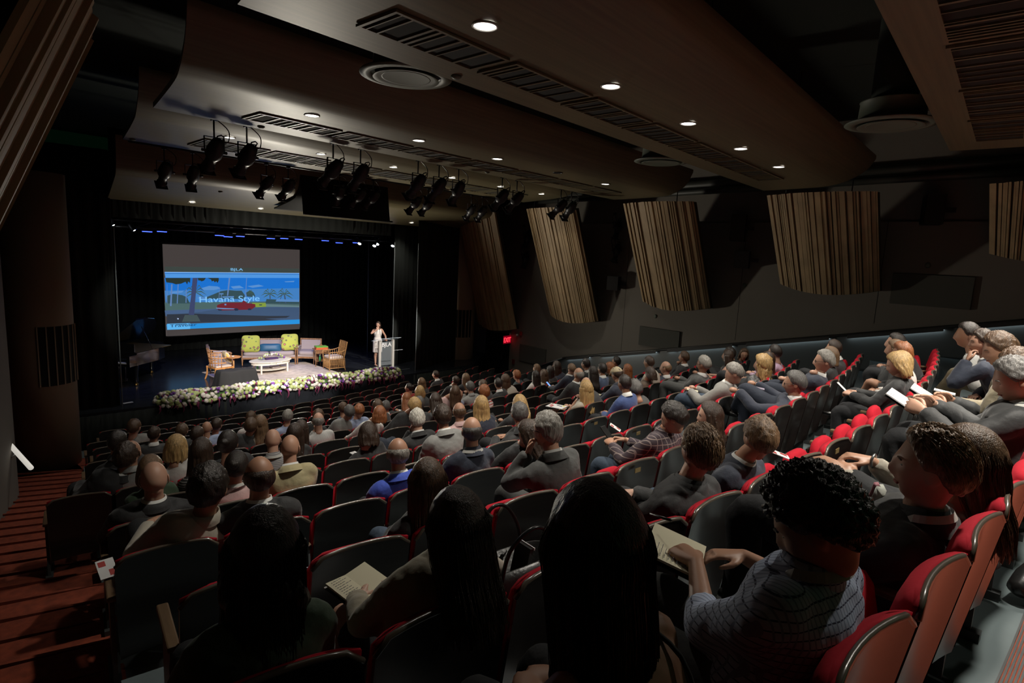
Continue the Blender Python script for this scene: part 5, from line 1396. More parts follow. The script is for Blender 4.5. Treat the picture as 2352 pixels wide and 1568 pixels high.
def stext(name, s, m, cx, cy, h_px, sx=1., bold=0., align='LEFT'):
    q = atY(*spx(cx,cy), YS); sc_ = h_px/6.818/57.*1.38*.98
    return text(name, s, m, sc_, (q.x-10.43,-.055,q.z+3.57), (PI/2,0,0), t, .0015, align, sx, bold)
stext('title_lettering', 'Havana Style', m_t1, 650, 985, 92, 1.42, .0)
stext('header_lettering', 'BJLA', m_t1, 1145, 484, 38, 1.9, 0)
stext('logo_lettering', 'Traveler', m_t2, 200, 1372, 44, 1.75, 0)
mb = MB(); 
for (x0,x1,z_) in ((1140,1340,498),(1145,1335,506)):
    a = atY(*spx(x0,z_), YS); b_ = atY(*spx(x1,z_), YS); mb.box((a.x-10.43,-.052,a.z+3.565),(b_.x-10.43,-.05,a.z+3.572))
mb.build('header_rules', mat('rule_dim', (.1,.2,.2), .9, emit=(.08,.14,.16), es=1.), t)
mb = MB(); a = atY(*spx(285,1334), YS); mb.box((a.x-10.43,-.056,a.z+3.57),(a.x-10.43+.38,-.054,a.z+3.59)); mb.build('logo_rule', m_t2, t)

# rug
m_rug = mat('pale_rug', (.50,.43,.38), .95, var=((5,5,5),.22), bump=((60,60,60),.4,.004))
mb = MB(); mb.box((-1.80,-1.27,0),(1.80,1.27,.012), bev=.004)
tag(mb.build('rug', m_rug, loc=(9.58,18.68,Z0+.001), rot=(0,0,-.03)), 'large pale patterned rug under the stage furniture', 'rug')
m_uph = mat('taupe_upholstery', (.34,.285,.29), .85, bump=((90,90,90),.3,.002)); m_wood = mat('walnut_frame', (.24,.12,.055), .4, var=((20,20,3),.35))
m_rat = mat('rattan', (.42,.22,.08), .5, var=((40,40,6),.35)); m_cush = mat('cream_cushion', (.55,.45,.38), .85)
def leg_(parent, x, y, h, m, r0=.022, r1=.03):
    mb = MB(); mb.lathe([(r0*.7,0),(r0,.02),(r0*.8,.05),(r1,h*.7),(r1*1.15,h*.85),(r1,h)], 14); return mb.build('leg', m, parent, loc=(x,y,0))
def armchair(loc, face, w, lab, name='armchair', cat='armchair'):
    rz = math.atan2(-face[0], face[1])+PI    # local front is -Y
    t = empty(name, (*loc,Z0+.014), rz, lab, cat); d = .74; nseat = 1 if w < 1 else 2
    for x in (-w/2+.05,w/2-.05):
        for y in (-d/2+.05,d/2-.05): leg_(t, x, y, .24, m_wood)
    mb = MB(); mb.box((-w/2+.02,-d/2+.02,.22),(w/2-.02,d/2-.02,.29), bev=.012); mb.build('seat_rail', m_wood, t)
    mb = MB(); mb.box((-w/2+.05,-d/2+.03,.285),(w/2-.05,d/2-.05,.35), bev=.02); mb.build('seat_base', m_uph, t)
    for j in range(nseat):
        x0 = -w/2+.075+j*(w-.15)/nseat; x1 = x0+(w-.15)/nseat
        mb = MB(); mb.loft([[((x0+x1)/2+(x1-x0)/2*.985*a*math.copysign(abs(math.cos(q))**.35,math.cos(q)), -.04+(d/2-.04)*a*math.copysign(abs(math.sin(q))**.35,math.sin(q)), z) for q in [2*PI*k_/32 for k_ in range(32)]] for z,a in ((.345,.93),(.37,1),(.44,1),(.475,.95),(.487,.7))]); mb.build('seat_cushion', m_uph, t)
    # back with wooden frame
    Mb = Matrix.Translation((0,d/2-.06,.40)) @ Matrix.Rotation(-.16,4,'X')
    mb = MB(); mb.box((-w/2+.05,-.05,-.08),(w/2-.05,.035,.42), M=Mb, bev=.03); mb.build('back_cushion', m_uph, t)
    mb = MB(); mb.box((-w/2+.01,-.035,-.15),(-w/2+.055,.045,.47), M=Mb, bev=.01); mb.box((w/2-.055,-.035,-.15),(w/2-.01,.045,.47), M=Mb, bev=.01); mb.box((-w/2+.01,-.035,.42),(w/2-.01,.045,.475), M=Mb, bev=.012); mb.build('back_frame', m_wood, t)
    for s in (-1,1):
        x = s*(w/2-.045)
        mb = MB(); mb.tube([(x,d/2-.05,.66),(x,.12,.63),(x,-.18,.585),(x,-d/2+.06,.56),(x,-d/2+.03,.52)], [.022,.026,.03,.032,.03], 10, sub=4); mb.tube([(x,-d/2+.05,.26),(x,-d/2+.045,.40),(x,-d/2+.05,.55)], [.025,.02,.028], 10, sub=3); mb.build('arm', m_wood, t)
        mb = MB(); mb.box((x-.03,-d/2+.10,.30),(x+.02,d/2-.10,.56), bev=.015); mb.box((x-.035,-.2,.58),(x+.035,.22,.64), bev=.02); mb.build('arm_pad', m_uph, t)
    return t
armchair((9.89+.33,19.97+.20), (-.45,-.89), 1.86, 'two seat taupe sofa with wooden frame behind the white table', 'sofa', 'sofa')
armchair((11.42,19.50), (-.66,-.75), .80, 'taupe armchair with wooden frame right of the sofa')
armchair((8.35,19.80), (.93,-.36), .80, 'taupe armchair with wooden frame left of the sofa')
def pillow(loc, rz, tilt, s, m, lab, w_=1., h_=1., th=.09):
    t = MB()
    def fn(d):
        x = math.copysign(abs(d.x)**.45, d.x); z = math.copysign(abs(d.z)**.45, d.z); e = min(1,max(abs(x),abs(z)))
        k = (1-abs(x)**3.2)*(1-abs(z)**3.2); return Vector((x*s/2*w_*(1-.07*(1-abs(z))), d.y*th*(k**.5), z*s/2*h_*(1-.07*(1-abs(x)))))
    t.ell(None,None,40,24,fn=fn); o = t.build('pillow', m, loc=loc); o.rotation_euler = (tilt,0,rz); return tag(o, lab, 'pillow')
def floral():
    m = bpy.data.materials.new('floral_chintz'); m.use_nodes = True; nt = m.node_tree; b = nt.nodes['Principled BSDF']; b.inputs['Roughness'].default_value = .85
    tc = nt.nodes.new('ShaderNodeTexCoord'); v = nt.nodes.new('ShaderNodeTexVoronoi'); v.inputs['Scale'].default_value = 6.5; nt.links.new(tc.outputs['Object'], v.inputs[0])
    r = nt.nodes.new('ShaderNodeValToRGB'); e = r.color_ramp.elements; e[0].position = .0; e[0].color = (.55,.05,.10,1); e[1].position = .5; e[1].color = (.42,.45,.08,1)
    for p_,c_ in ((.16,(.6,.16,.16,1)),(.26,(.03,.10,.05,1)),(.33,(.40,.44,.09,1))): x = e.new(p_); x.color = c_
    nt.links.new(v.outputs['Distance'], r.inputs[0]); nt.links.new(r.outputs[0], b.inputs['Base Color']); return m
m_flor = floral()
pillow((9.55,20.16,Z0+.80), -.50, -.18, .62, m_flor, 'square lime green floral pillow at the left of the sofa')
pillow((10.78,19.72,Z0+.82), -.30, -.18, .62, m_flor, 'square lime green floral pillow at the right of the sofa')
pillow((10.20,20.03,Z0+.62), -.47, -.25, .42, mat('teal_blue_silk', (.02,.10,.20), .5), 'long blue pillow between the two floral pillows', 1.75, .72)
pillow((8.12,18.78,Z0+.68), 1.45, -.45, .42, stripe_mat('yellow_plaid_cloth', (.60,.52,.38), (.62,.45,.12), 'X', 9, .4), 'yellow and white pillow on the cane armchair')
# oval coffee table
t = empty('coffee_table', (9.60,18.84,Z0+.014), 0, 'oval white coffee table with drawer and lower shelf', 'coffee table'); m_wh = mat('white_lacquer', (.72,.66,.58), .35)
def oval(a, b_, n=40): return [(a*math.cos(2*PI*i/n), b_*math.sin(2*PI*i/n)) for i in range(n)]
mb = MB(); mb.prism(oval(.72,.42), .385, .41); mb.build('table_top', m_wh, t)
mb = MB(); mb.prism(oval(.66,.37), .29, .385); mb.build('apron', m_wh, t)
mb = MB(); mb.box((-.20,-.378,.305),(.20,-.36,.375), bev=.004); dr = mb.build('drawer', m_wh, t); mb = MB(); mb.ell((0,-.388,.34),(.012,.012,.012),10,8); mb.build('knob', m_brass, dr)
mb = MB(); mb.prism(oval(.56,.31), .10, .12); mb.build('shelf', m_wh, t)
for x in (-.46,.46):
    for y in (-.26,.26): mb = MB(); mb.box((-.024,-.024,0),(.024,.024,.3), bev=.004); mb.build('leg', m_wh, t, loc=(x,y,0))
m_green = mat('green_glass', (.03,.22,.08), .1, spec=.7)
for i,(x,y,z_,lab) in enumerate(((9.19,18.95,Z0+.135,'green glass bottle under the left of the white table'),(11.33,18.62,Z0+.23,'green glass bottle on the side table shelf'))):
    t2 = empty('bottle', (x,y,z_), 0, lab, 'bottle'); mb = MB(); mb.lathe([(.0,0),(.035,0),(.036,.13),(.02,.17),(.013,.18),(.013,.21)], 18); mb.build('glass', m_green, t2); mb = MB(); mb.lathe([(.015,.205),(.015,.23),(0,.232)], 12); mb.build('cap', m_trimw, t2)
for i in range(2):
    mb = MB(); mb.box((-.14,-.1,0),(.14,.1,.022), bev=.003); tag(mb.build('book', mat(['grey_book','white_book'][i], [(.15,.12,.12),(.55,.5,.5)][i], .6), loc=(9.72,18.80,Z0+.137+.024*i), rot=(0,0,.1*i)), ['dark book, lower of two, on the coffee table shelf','white book, upper of two, on the coffee table shelf'][i], 'book')
# centrepiece flowers
def blossom(mb, c, r, n=12, m=8, lump=.25, sd=0):
    mb.ell(None,None,n,m,fn=lambda d: Vector(c)+d*r*(1+lump*noise.noise(d*4.5+Vector((sd,0,0)))))
t = empty('flower_centrepiece', (9.66,18.90,Z0+.426), 0, 'low flower arrangement in a dark purple tray on the white table', 'flowers')
m_lime = mat('lime_petal', (.36,.42,.17), .7, bump=((70,70,70),.8,.01)); m_ivory = mat('ivory_petal', (.64,.60,.54), .7, bump=((70,70,70),.8,.01)); m_purp = mat('purple_petal', (.17,.05,.30), .7, bump=((70,70,70),.8,.01)); m_wine = mat('wine_petal', (.13,.012,.05), .75, bump=((70,70,70),.8,.01)); m_leaf = mat('leaf_green', (.06,.14,.03), .6)
mb = MB(); mb.box((-.22,-.06,0),(.22,.06,.06), bev=.01); mb.build('tray', mat('dark_purple_tray', (.05,.02,.09), .4), t)
r = random.Random(5)
for i in range(34):
    a = r.uniform(-1,1); x = a*.42; z_ = .07+.11*(1-a*a)+r.uniform(-.02,.03)-.04*max(0,abs(a)-.6); y = r.uniform(-.08,.08)
    mb = MB(); rr_ = r.uniform(.022,.038); blossom(mb, (x,y,z_), rr_, 12, 8, .5, i); mb.build('blossom', r.choice((m_ivory,m_lime,m_lime,m_ivory,m_purp)), t)
mb = MB()
for i in range(26):
    a = r.choice((-1,1)); p0 = Vector((a*.2,0,.06)); p1 = Vector((a*r.uniform(.3,.5), r.uniform(-.12,.12), r.uniform(.01,.08))); mb.tube([p0,(p0+p1)/2+Vector((0,0,.05)),p1], [.004,.014,.003], 5, sub=2, flat=.3)
mb.build('greenery', m_lime, t)
# side table with coloured boxes
t = empty('side_table', (11.52,18.82,Z0+.003), -.35, 'small brown wooden side table between the right chairs', 'side table')
mb = MB(); mb.box((-.29,-.24,.60),(.29,.24,.625), bev=.004); mb.build('table_top', m_wood, t)
mb = MB(); mb.box((-.25,-.20,.48),(.25,.20,.60)); mb.build('apron', m_wood, t)
mb = MB(); mb.box((-.24,-.19,.20),(.24,.19,.22)); mb.build('shelf', m_wood, t)
for x in (-.24,.24):
    for y in (-.19,.19): mb = MB(); mb.lathe([(.010,0),(.014,.03),(.022,.5)], 10); mb.build('leg', m_wood, t, loc=(x,y,0))
for i,(c_,lab) in enumerate((((.65,.13,.03),'orange book, lowest on the side table'),((.60,.11,.03),'orange red book, middle of the side table stack'),((.16,.42,.06),'lime green book on top of the side table stack'))):
    mb = MB(); mb.box((-.21,-.16,0),(.21,.16,.035), bev=.004); tag(mb.build('book', mat('book_%d'%i, c_, .5), loc=(11.50,18.82,Z0+.63+.0365*i), rot=(0,0,-.35+.05*i)), lab, 'book', 'books on the side table')
mb = MB(); mb.tube([(-.06,0,.012),(0,.02,.03),(.06,-.01,.012)], [.008,.016,.008], 6, sub=3); tag(mb.build('trinket', m_rat, loc=(11.50,18.82,Z0+.742)), 'small tan trinket on top of the green book', 'ornament')
# rattan chair (right) and cane armchair (left)
def rattan(loc, face, lab, curved=False):
    rz = math.atan2(-face[0], face[1])+PI; t = empty('rattan_chair', (*loc,Z0+.014 if curved else Z0+.014), rz, lab, 'armchair')
    for x in (-.27,.27):
        for y in (-.26,.28):
            mb = MB(); mb.tube([(x*(1.08 if y > 0 else 1),y*(1.15 if y>0 else 1),0),(x*.96,y*.95,.22),(x,y,.42)], [.018,.016,.018], 8, sub=3); mb.build('leg', m_rat, t)
    mb = MB()
    for (x0,y0,x1,y1) in ((-.27,-.26,.27,-.26),(.27,-.26,.29,.30),(.29,.30,-.29,.30),(-.29,.30,-.27,-.26)):
        n_ = 15
        for i in range(n_+1):
            u = i/n_; x,y = x0+(x1-x0)*u, y0+(y1-y0)*u; mb.tube([(x*1.04,y*1.04,.09),(x,y,.40)], .0065, 5)
        mb.tube([(x0,y0,.40),(x1,y1,.40)], .014, 6); mb.tube([(x0*1.04,y0*1.04,.09),(x1*1.04,y1*1.04,.09)], .013, 6)
    mb.build('woven_skirt', m_rat, t)
    mb = MB(); mb.box((-.25,-.25,.40),(.25,.26,.50), bev=.035); mb.build('seat_cushion', m_cush, t)
    mb = MB()
    for i in range(13):
        u = -1+2*i/12; mb.tube([(u*.25,.27,.42),(u*.27,.33,.70),(u*.26,.40,.98)], .007, 5, sub=2)
    for z_,y in ((.55,.295),(.78,.35),(.99,.40)): mb.tube([(-.27,y-.02,z_),(0,y+.02,z_),(.27,y-.02,z_)], .012, 6, sub=4)
    mb.tube([(-.27,.27,.40),(-.29,.33,.7),(-.28,.39,1.0)], .017, 8, sub=3); mb.tube([(.27,.27,.40),(.29,.33,.7),(.28,.39,1.0)], .017, 8, sub=3)
    mb.build('back', m_rat, t)
    for s in (-1,1):
        mb = MB(); mb.tube([(s*.29,.34,.72),(s*.31,.12,.66),(s*.30,-.24,.65),(s*.28,-.27,.58),(s*.27,-.26,.40)], .016, 8, sub=4)
        for i in range(6): mb.tube([(s*.28,-.15+i*.08,.42),(s*.30,-.15+i*.08,.65)], .006, 5)
        mb.build('arm', m_rat, t)
    return t
rattan((11.50,18.02), (-.98,.16), 'rattan armchair with cream cushion at the right end of the furniture')
t = empty('cane_armchair', (7.86,18.72,Z0+.003), PI/2+.1, 'honey wood cane armchair at the left end of the furniture', 'armchair')
m_honey = mat('honey_wood', (.48,.22,.07), .35, var=((20,20,4),.25))
for x,y in ((-.27,-.27),(.27,-.27),(-.25,.27),(.25,.27)):
    mb = MB(); mb.tube([(x*1.15,y*1.2,0),(x*1.02,y*1.05,.15),(x*1.0,y,.32),(x*1.05,y,.42)], [.022,.03,.026,.03], 9, sub=4); mb.build('leg', m_honey, t)
mb = MB(); mb.box((-.27,-.28,.36),(.27,.27,.41), bev=.012); mb.build('seat_frame', m_honey, t)
mb = MB(); mb.box((-.25,-.26,.41),(.25,.24,.47), bev=.02); mb.build('seat_cushion', m_cush, t)
for z_,rr_ in ((.56,.27),(.72,.29),(.90,.31)):
    mb = MB(); mb.tube([(rr_*1.05*math.cos(a),.02+rr_*math.sin(a) if math.sin(a) > 0 else .02+rr_*math.sin(a)*1.0, z_-(.06 if z_ > .8 and False else 0)) for a in [(-.3 if z_<.8 else .35)+((PI+.6) if z_ < .8 else (PI-.7))*i/16 for i in range(17)]], .017, 8, sub=2); mb.build('hoop', m_honey, t)
mb = MB()
for i in range(9):
    a = .25+(PI-.5)*i/8; mb.tube([(.27*math.cos(a),.02+.26*math.sin(a),.40),(.32*math.cos(a),.02+.31*math.sin(a),.90)], .010, 6)
mb.build('spindles', m_honey, t)
t = empty('tray', (8.18,18.45,Z0+.70), .3, 'small honey coloured wooden tray beside the cane armchair', 'tray')
mb = MB(); mb.lathe([(0,0),(.20,0),(.22,.03),(.21,.035),(.19,.012),(0,.01)], 30); mb.build('tray_body', m_honey, t)
mb = MB(); mb.lathe([(.02,-.02),(.02,-.30),(.02,-.65),(.12,-.68),(.12,-.70),(0,-.70)], 14); mb.build('pedestal', m_honey, t); t.location.z = Z0+.705
mb = MB(); mb.ell((0,0,.03),(.05,.035,.025),12,8); tag(mb.build('shell', m_cush, loc=(8.16,18.45,Z0+.718)), 'small pale shell lying on the honey coloured tray', 'ornament')
# black cloth draped over a floor monitor
t = MB(); nx,ny = 60,40
def dz(u, v):
    x = -.62+1.24*u; y = -.26+.52*v; ex = min(1,max(0,(.5-abs(u-.5))/.09)); ey = min(1,max(0,(.5-abs(v-.5))/.16)); k = sstep(min(ex,1))*sstep(min(ey,1))
    z = .50*k; f = .02*math.sin(u*31+3*math.sin(v*7))*(1-k)+.018*math.sin(u*9+v*6)
    return (x*(1+.05*(1-k))+f*.3, y*(1+.15*(1-k))+f, max(.004,z+f*.5*k*(1-k)*4+.012*math.sin(u*14)*k+.004))
t.add([dz(i/nx,j/ny) for i in range(nx+1) for j in range(ny+1)], [(i*(ny+1)+j,(i+1)*(ny+1)+j,(i+1)*(ny+1)+j+1,i*(ny+1)+j+1) for i in range(nx) for j in range(ny)], smooth=True)
o = t.build('draped_monitor', mat('black_cotton', (.018,.018,.019), .9), loc=(7.87,17.60,Z0+.002), rot=(0,0,-.02), fix=False); tag(o, 'floor monitor covered with a wrinkled black cloth at the stage front', 'covered monitor')
# ------------------------------------------------------------------ piano
t = empty('grand_piano', (5.66,19.02,Z0), math.atan2(1.28,1.75), 'open black grand piano at the left side of the stage', 'piano')
m_piano = mat('piano_black', (.010,.010,.011), .08, coat=1.); m_gold = mat('brass_gold', (.75,.48,.15), .25, metal=1.)
case = [(0,0),(.55,0),(.95,-.0),(1.35,.10),(1.70,.35),(1.98,.62),(2.12,.85),(2.14,1.08),(2.02,1.30),(1.8,1.40),(0,1.45)]
mb = MB(); mb.prism(case, .64, 1.0); mb.build('case', m_piano, t)
mb = MB(); mb.box((-.30,0,.64),(.0,.09,.95)); mb.box((-.30,1.36,.64),(0,1.45,.95)); mb.box((-.30,0,.64),(0,1.45,.72)); mb.build('key_bed', m_piano, t)
mb = MB(); mb.box((-.26,.11,.72),(-.06,1.34,.745)); mb.build('keys', mat('ivory_keys', (.6,.58,.5), .4), t)
mb = MB(); mb.box((-.17,.12,.745),(-.06,1.33,.757)); mb.build('black_keys', m_frame, t)
mb = MB(); mb.box((.04,.1,1.0),(.06,1.35,1.25), M=Matrix.Rotation(.0,4,'Y')); mb.build('music_desk', m_piano, t)
# lid hinged along the far long side
Ml = Matrix.Translation((0,1.45,1.01)) @ Matrix.Rotation(math.radians(-38),4,'X') @ Matrix.Translation((0,-1.45,0))
mb = MB(); lid = [(max(.42,x),y) for x,y in case[1:]]; mb.prism([(.45,0)]+case[1:-1]+[(.45,1.45)], 0, .022, M=Ml); mb.build('lid', m_piano, t)
mb = MB(); mb.prism([(0,.0),(.45,0),(.45,1.45),(0,1.45)], .024, .046, M=Ml @ Matrix.Translation((.44,0,0)) ); mb.build('lid_front_flap', m_piano, t)
mb = MB(); mb.tube([(.75,.05,1.0),(.80,.42,1.66)], .012, 6); mb.build('lid_prop', m_piano, t)
mb = MB(); mb.box((.06,.05,.985),(1.6,1.35,1.002)); mb.build('iron_plate', mat('piano_plate', (.22,.15,.05), .35, metal=.7), t)
for x,y in ((.12,.14),(.12,1.30),(1.75,.85)):
    mb = MB(); mb.lathe([(.035,.10),(.05,.14),(.045,.3),(.075,.60),(.08,.66)], 16); lg = mb.build('leg', m_piano, t, loc=(x,y,0))
    mb = MB(); mb.lathe([(.012,.0),(.045,.0),(.045,.05),(.03,.10),(.04,.12)], 14); mb.tube([(-.05,0,.035),(.05,0,.035)], .034, 12); mb.build('caster', m_gold, lg)
mb = MB(); mb.box((.30,.62,.10),(.34,.64,.64)); mb.box((.30,.82,.10),(.34,.84,.64)); mb.box((.26,.60,.06),(.38,.86,.14)); ly = mb.build('pedal_lyre', m_piano, t)
for y in (.66,.73,.80): mb = MB(); mb.tube([(.30,y,.08),(.16,y,.06)], .014, 8, flat=.5); mb.build('pedal', m_gold, ly)
mb = MB(); mb.box((-.12,-.05,0),(.12,.05,.002)); tag(mb.build('floor_tape', m_lany, loc=(4.90,17.33,Z0+.001), rot=(0,0,.12)), 'short white tape strip on the stage floor at front left', 'tape')
mb = MB(); mb.box((-.9,-.012,0),(.9,.012,.002)); tag(mb.build('floor_tape', mat('dim_tape', (.16,.17,.18), .7), loc=(12.9,16.62,Z0+.001), rot=(0,0,-.03)), 'long thin pale tape line on the stage right of the lectern', 'tape')
# ------------------------------------------------------------------ lectern
t = empty('lectern', (13.20,17.22,Z0), -.10, 'clear acrylic lectern with two silver posts and BJLA logo', 'lectern')
m_alu = mat('satin_aluminium', (.72,.70,.64), .35, metal=.35); m_acr = mat('clear_acrylic', (.75,.85,.9), .05, spec=.6); m_acr.node_tree.nodes['Principled BSDF'].inputs['Alpha'].default_value = .10
for x in (-.28,.28): mb = MB(); mb.box((-.045,-.05,.0),(.045,.05,1.04), bev=.015); mb.build('post', m_alu, t, loc=(x,0,0))
mb = MB(); mb.box((-.42,-.24,0),(.42,.24,.012), bev=.004); mb.build('base_plate', m_acr, t)
mb = MB(); mb.box((-.235,-.012,.10),(.235,-.002,.98)); mb.build('front_panel', m_acr, t)
Mt = Matrix.Translation((0,0,1.06)) @ Matrix.Rotation(-.0,4,'Y') @ Matrix.Rotation(.22,4,'X')
Mt = Matrix.Translation((0,0,1.06)) @ Matrix.Rotation(-.28,4,'X')
mb = MB(); mb.box((-.48,-.26,0),(.48,.26,.012), M=Mt, bev=.003); tp_ = mb.build('reading_top', m_acr, t)
mb = MB(); 
for a,b_ in (((-.48,-.26),(.48,-.26)),((.48,-.26),(.48,.26)),((.48,.26),(-.48,.26)),((-.48,.26),(-.48,-.26))): mb.tube([Mt@Vector((*a,.006)), Mt@Vector((*b_,.006))], .007, 5)
mb.build('lit_edge', mat('acrylic_edge', (.6,.7,.8), .3), tp_)
m_lw = mat('logo_white', (.85,.85,.85), .6)
lg = text('logo', 'BJLA', m_lw, .20, (0,-.016,.80), (PI/2,0,0), t, .0015, sx=1.0, bold=.003)
mb = MB()
r = random.Random(2)
for z_ in (.765,.735):
    x = -.2
    while x < .2: d = r.uniform(.015,.04); mb.box((x,-.0155,z_),(min(.2,x+d),-.0135,z_+.014)); x += d+.008
mb.build('logo_small_print', m_lw, lg)
lg.parent = t
mb = MB(); mb.box((-.12,-.10,.014),(.10,.10,.016), M=Mt); tag(mb.build('speech_paper', m_white_paper, loc=t.location, rot=t.rotation_euler), 'white sheet lying on the clear lectern top', 'paper')
t2 = empty('microphone', Vector(t.location)+Vector((-.18,.10,1.10)), 0, 'black gooseneck microphone on the lectern', 'microphone')
mb = MB(); mb.tube([(0,.0,0),(0,.04,.14),(.03,.10,.24),(.06,.16,.30)], .006, 6, sub=4); mb.build('gooseneck', m_frame, t2); mb = MB(); mb.ell((.065,.17,.31),(.018,.026,.018),10,8); mb.build('head', m_frame, t2)
# ------------------------------------------------------------------ standing presenter
t = empty('person', (13.18,17.72,Z0), PI-.12, 'person in a white sleeveless dress standing behind the clear lectern', 'person')
# local +Y is the facing direction of the body (towards the hall)
Hc = Vector((0,0,.92)); Nn = Vector((0,-.01,1.40)); Cc = Vector((0,.02,1.545)); MH = Matrix.Rotation(-1.0,4,'Z'); MHe = Matrix.Translation(Cc) @ MH @ Matrix.Scale(.98,4)
b = MB(); add_head(b, MHe, 36, 28); b.tube([Nn-Vector((0,0,.04)), Nn.lerp(Cc,.5), Cc+Vector((0,-.01,-.03))], [.058,.048,.052], 14, sub=3)
def ell_ring(c, rx, ry, n=24): return [(c.x+rx*math.cos(2*PI*q/n), c.y+ry*math.sin(2*PI*q/n), c.z) for q in range(n)]
b.loft([ell_ring(Vector((0,0,z_)), rx, ry) for z_,rx,ry in ((.80,.15,.10),(.95,.155,.105),(1.08,.115,.085),(1.22,.145,.098),(1.33,.15,.085),(1.38,.10,.065),(1.41,.055,.052))])
Ssh = [Vector((-.165,-.01,1.345)),Vector((.165,-.01,1.345))]
Wr = [Vector((-.22,.22,1.02)),Vector((.16,.24,1.40))]
for n_,s in enumerate((-1,1)):
    e,w_ = ik(Ssh[n_], Wr[n_], .28, .25, Vector((s*.8,-.5,-.6))); b.tube([Vector((s*.08,-.01,1.35)), Ssh[n_], Ssh[n_].lerp(e,.5), e, e.lerp(w_,.5), w_], [.04,.046,.04,.034,.031,.022], 12, sub=4)
    hand(b, w_, Vector((-s*.3,.8,-.1)) if n_ == 0 else Vector((-.5,-.1,.9)), Vector((0,.1,1)) if n_ == 0 else Vector((.2,.9,.1)), s, .6)
for s in (-1,1): b.tube([(s*.085,0,.88),(s*.08,.01,.66),(s*.075,.01,.48),(s*.075,-.02,.36),(s*.07,-.01,.09)], [.09,.078,.055,.052,.034], 14, sub=4); b.tube([(s*.07,-.03,.06),(s*.075,.05,.035),(s*.08,.13,.02)], [.032,.034,.02], 10, sub=3, flat=.6)
bo = b.build('body', skin(2), t); remesh(bo, .008, 2)
mb = MB(); mb.loft([ell_ring(Vector((0,0,z_)), rx, ry) for z_,rx,ry in ((.52,.185,.135),(.72,.185,.13),(.88,.185,.135),(.98,.165,.12),(1.09,.13,.10),(1.22,.160,.115),(1.31,.155,.102),(1.365,.125,.08),(1.385,.085,.066))]); do = mb.build('dress', mat('white_dress', (.72,.68,.64), .7), t); remesh(do, .01, 3)
ho = hair_mesh('short', MHe, 0, 3, 44, 34).build('hair', m_hair['db'], t)
mb = MB(); mb.tube([MHe@Vector((0,-.09,.02)), MHe@Vector((0,-.15,-.02)), MHe@Vector((.01,-.16,-.12)), MHe@Vector((.02,-.13,-.20))], [.03,.04,.035,.012], 12, sub=4); mb.build('ponytail', m_hair['db'], ho)
mb = MB()
for s in (-1,1): mb.tube([(s*.07,-.055,.0),(s*.07,-.055,.05)], .008, 6); mb.tube([(s*.07,-.05,.045),(s*.075,.04,.022),(s*.08,.13,.012)], [.034,.036,.02], 10, sub=3, flat=.4)
mb.build('shoes', mat('nude_shoe', (.45,.28,.2), .4), t)
for s in (-1,1): mb = MB(); mb.ell((s*.031,.0735,.007),(.0095,.006,.0035),10,8,M=MHe); mb.build('eye', m_eye, bo)
# ------------------------------------------------------------------ flower garland along the stage edge
t = empty('flower_garland', (9.1,16.4,Z0), 0, 'long garland of white, lime and purple flowers along the stage edge', 'flowers')
r = random.Random(21); FL = []
x0g, x1g = 5.32, 12.86
nfl = 900
for i in range(nfl):
    u = r.random(); x = x0g+(x1g-x0g)*u; a = r.uniform(-.55,PI*.80)      # around the half-round bolster, drooping in front
    Rr = .20*(1+.12*math.sin(u*23)); endk = min(1,min(u,1-u)/.02); yc = stage_y(x)+.06
    y = yc-Rr*1.25*math.cos(a)*endk; z = Z0+.05+Rr*math.sin(a)*endk+.015
    kind = r.choices(['lime','ivory','purp','wine'],[.27,.34,.21,.18])[0]
    rad = {'lime':r.uniform(.045,.068),'ivory':r.uniform(.04,.064),'purp':r.uniform(.032,.046),'wine':r.uniform(.026,.04)}[kind]
    FL.append((Vector((x,y,z)), rad, kind, i))
mk = dict(lime=m_lime, ivory=m_ivory, purp=m_purp, wine=m_wine)
FL.sort(key=lambda f: -f[1]/(f[0].length)*(1.6 if f[0].y < stage_y(f[0].x)+.06 else 1))
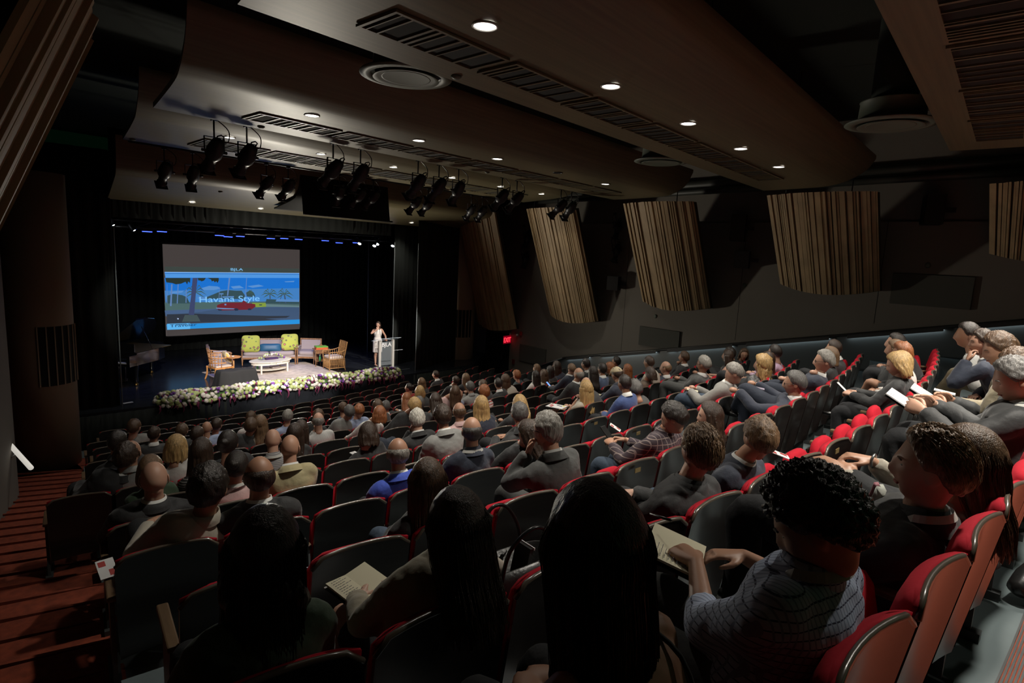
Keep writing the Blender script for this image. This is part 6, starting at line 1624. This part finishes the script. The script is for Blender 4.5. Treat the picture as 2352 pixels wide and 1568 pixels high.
for (c,rad,kind,i) in FL[:100]:
    mb = MB(); o_ = c-Vector(t.location); blossom(mb, (0,0,0), rad, 14, 10, .35, i); mb.build('flower_head', mk[kind], t, loc=o_)
for kd in mk:
    mb = MB()
    for (c,rad,kind,i) in FL[100:]:
        if kind == kd: blossom(mb, tuple(c-Vector(t.location)), rad, 10, 7, .4, i)
    o = mb.build('flower_mass', mk[kd], t); o['kind'] = 'stuff'
mb = MB()
for i in range(60):
    u = r.random(); x = x0g+(x1g-x0g)*u; y = stage_y(x)-.18; L = r.uniform(.10,.26)
    p0 = Vector((x,y,Z0+.02)); q = [p0, p0+Vector((r.uniform(-.02,.02),-.06,-.03)), p0+Vector((r.uniform(-.03,.03),-.07,-L*.6)), p0+Vector((r.uniform(-.04,.04),-.065,-L))]
    mb.tube([v-Vector(t.location) for v in q], [.012,.020,.017,.005], 6, sub=4)
o = mb.build('hanging_amaranth', m_wine, t); o['kind'] = 'stuff'
mb = MB(); mb.tube([(x-9.1, stage_y(x)+.06-16.4, .03) for x in [x0g+.1+(x1g-x0g-.2)*j/30 for j in range(31)]], .15, 12, flat=.8); mb.build('moss_base', m_leaf, t)
# bag and strap on the carpet at bottom right
mb = MB(); mb.tube([(0,0,0),(.10,-.02,.05),(.28,-.03,.08),(.42,.02,.06)], [.05,.07,.075,.05], 14, sub=4); tag(mb.build('black_bag', m_leather, loc=(4.15,-.24,Zf(0)+.08), rot=(0,0,-.3)), 'black cylindrical bag on the red carpet behind the last row', 'bag')
# the rail behind the last row on the far right
# ------------------------------------------------------------------ stage front light and hall spill
for i,(src,tg,p_,sz) in enumerate(((fixA[0],(8.4,19.2,Z0),2200,26),(fixA[1],(10.0,19.5,Z0),2400,26),(fixA[3],(9.6,18.4,Z0),2200,26),(fixA[5],(11.6,18.6,Z0),2200,22),(fixA[7],(9.0,17.3,Z0),1700,24),(fixA[9],(13.1,17.5,Z0+.8),3800,15),(fixA[0],(6.2,20,Z0+1.2),500,22))):  # last beam is an extra one, added to brighten the piano
    s_ = Vector(src); d_ = (Vector(tg)-s_).normalized(); spot('stage_beam', s_+d_*.55, tg, p_, sz, .45, (1,.92,.84), .05)
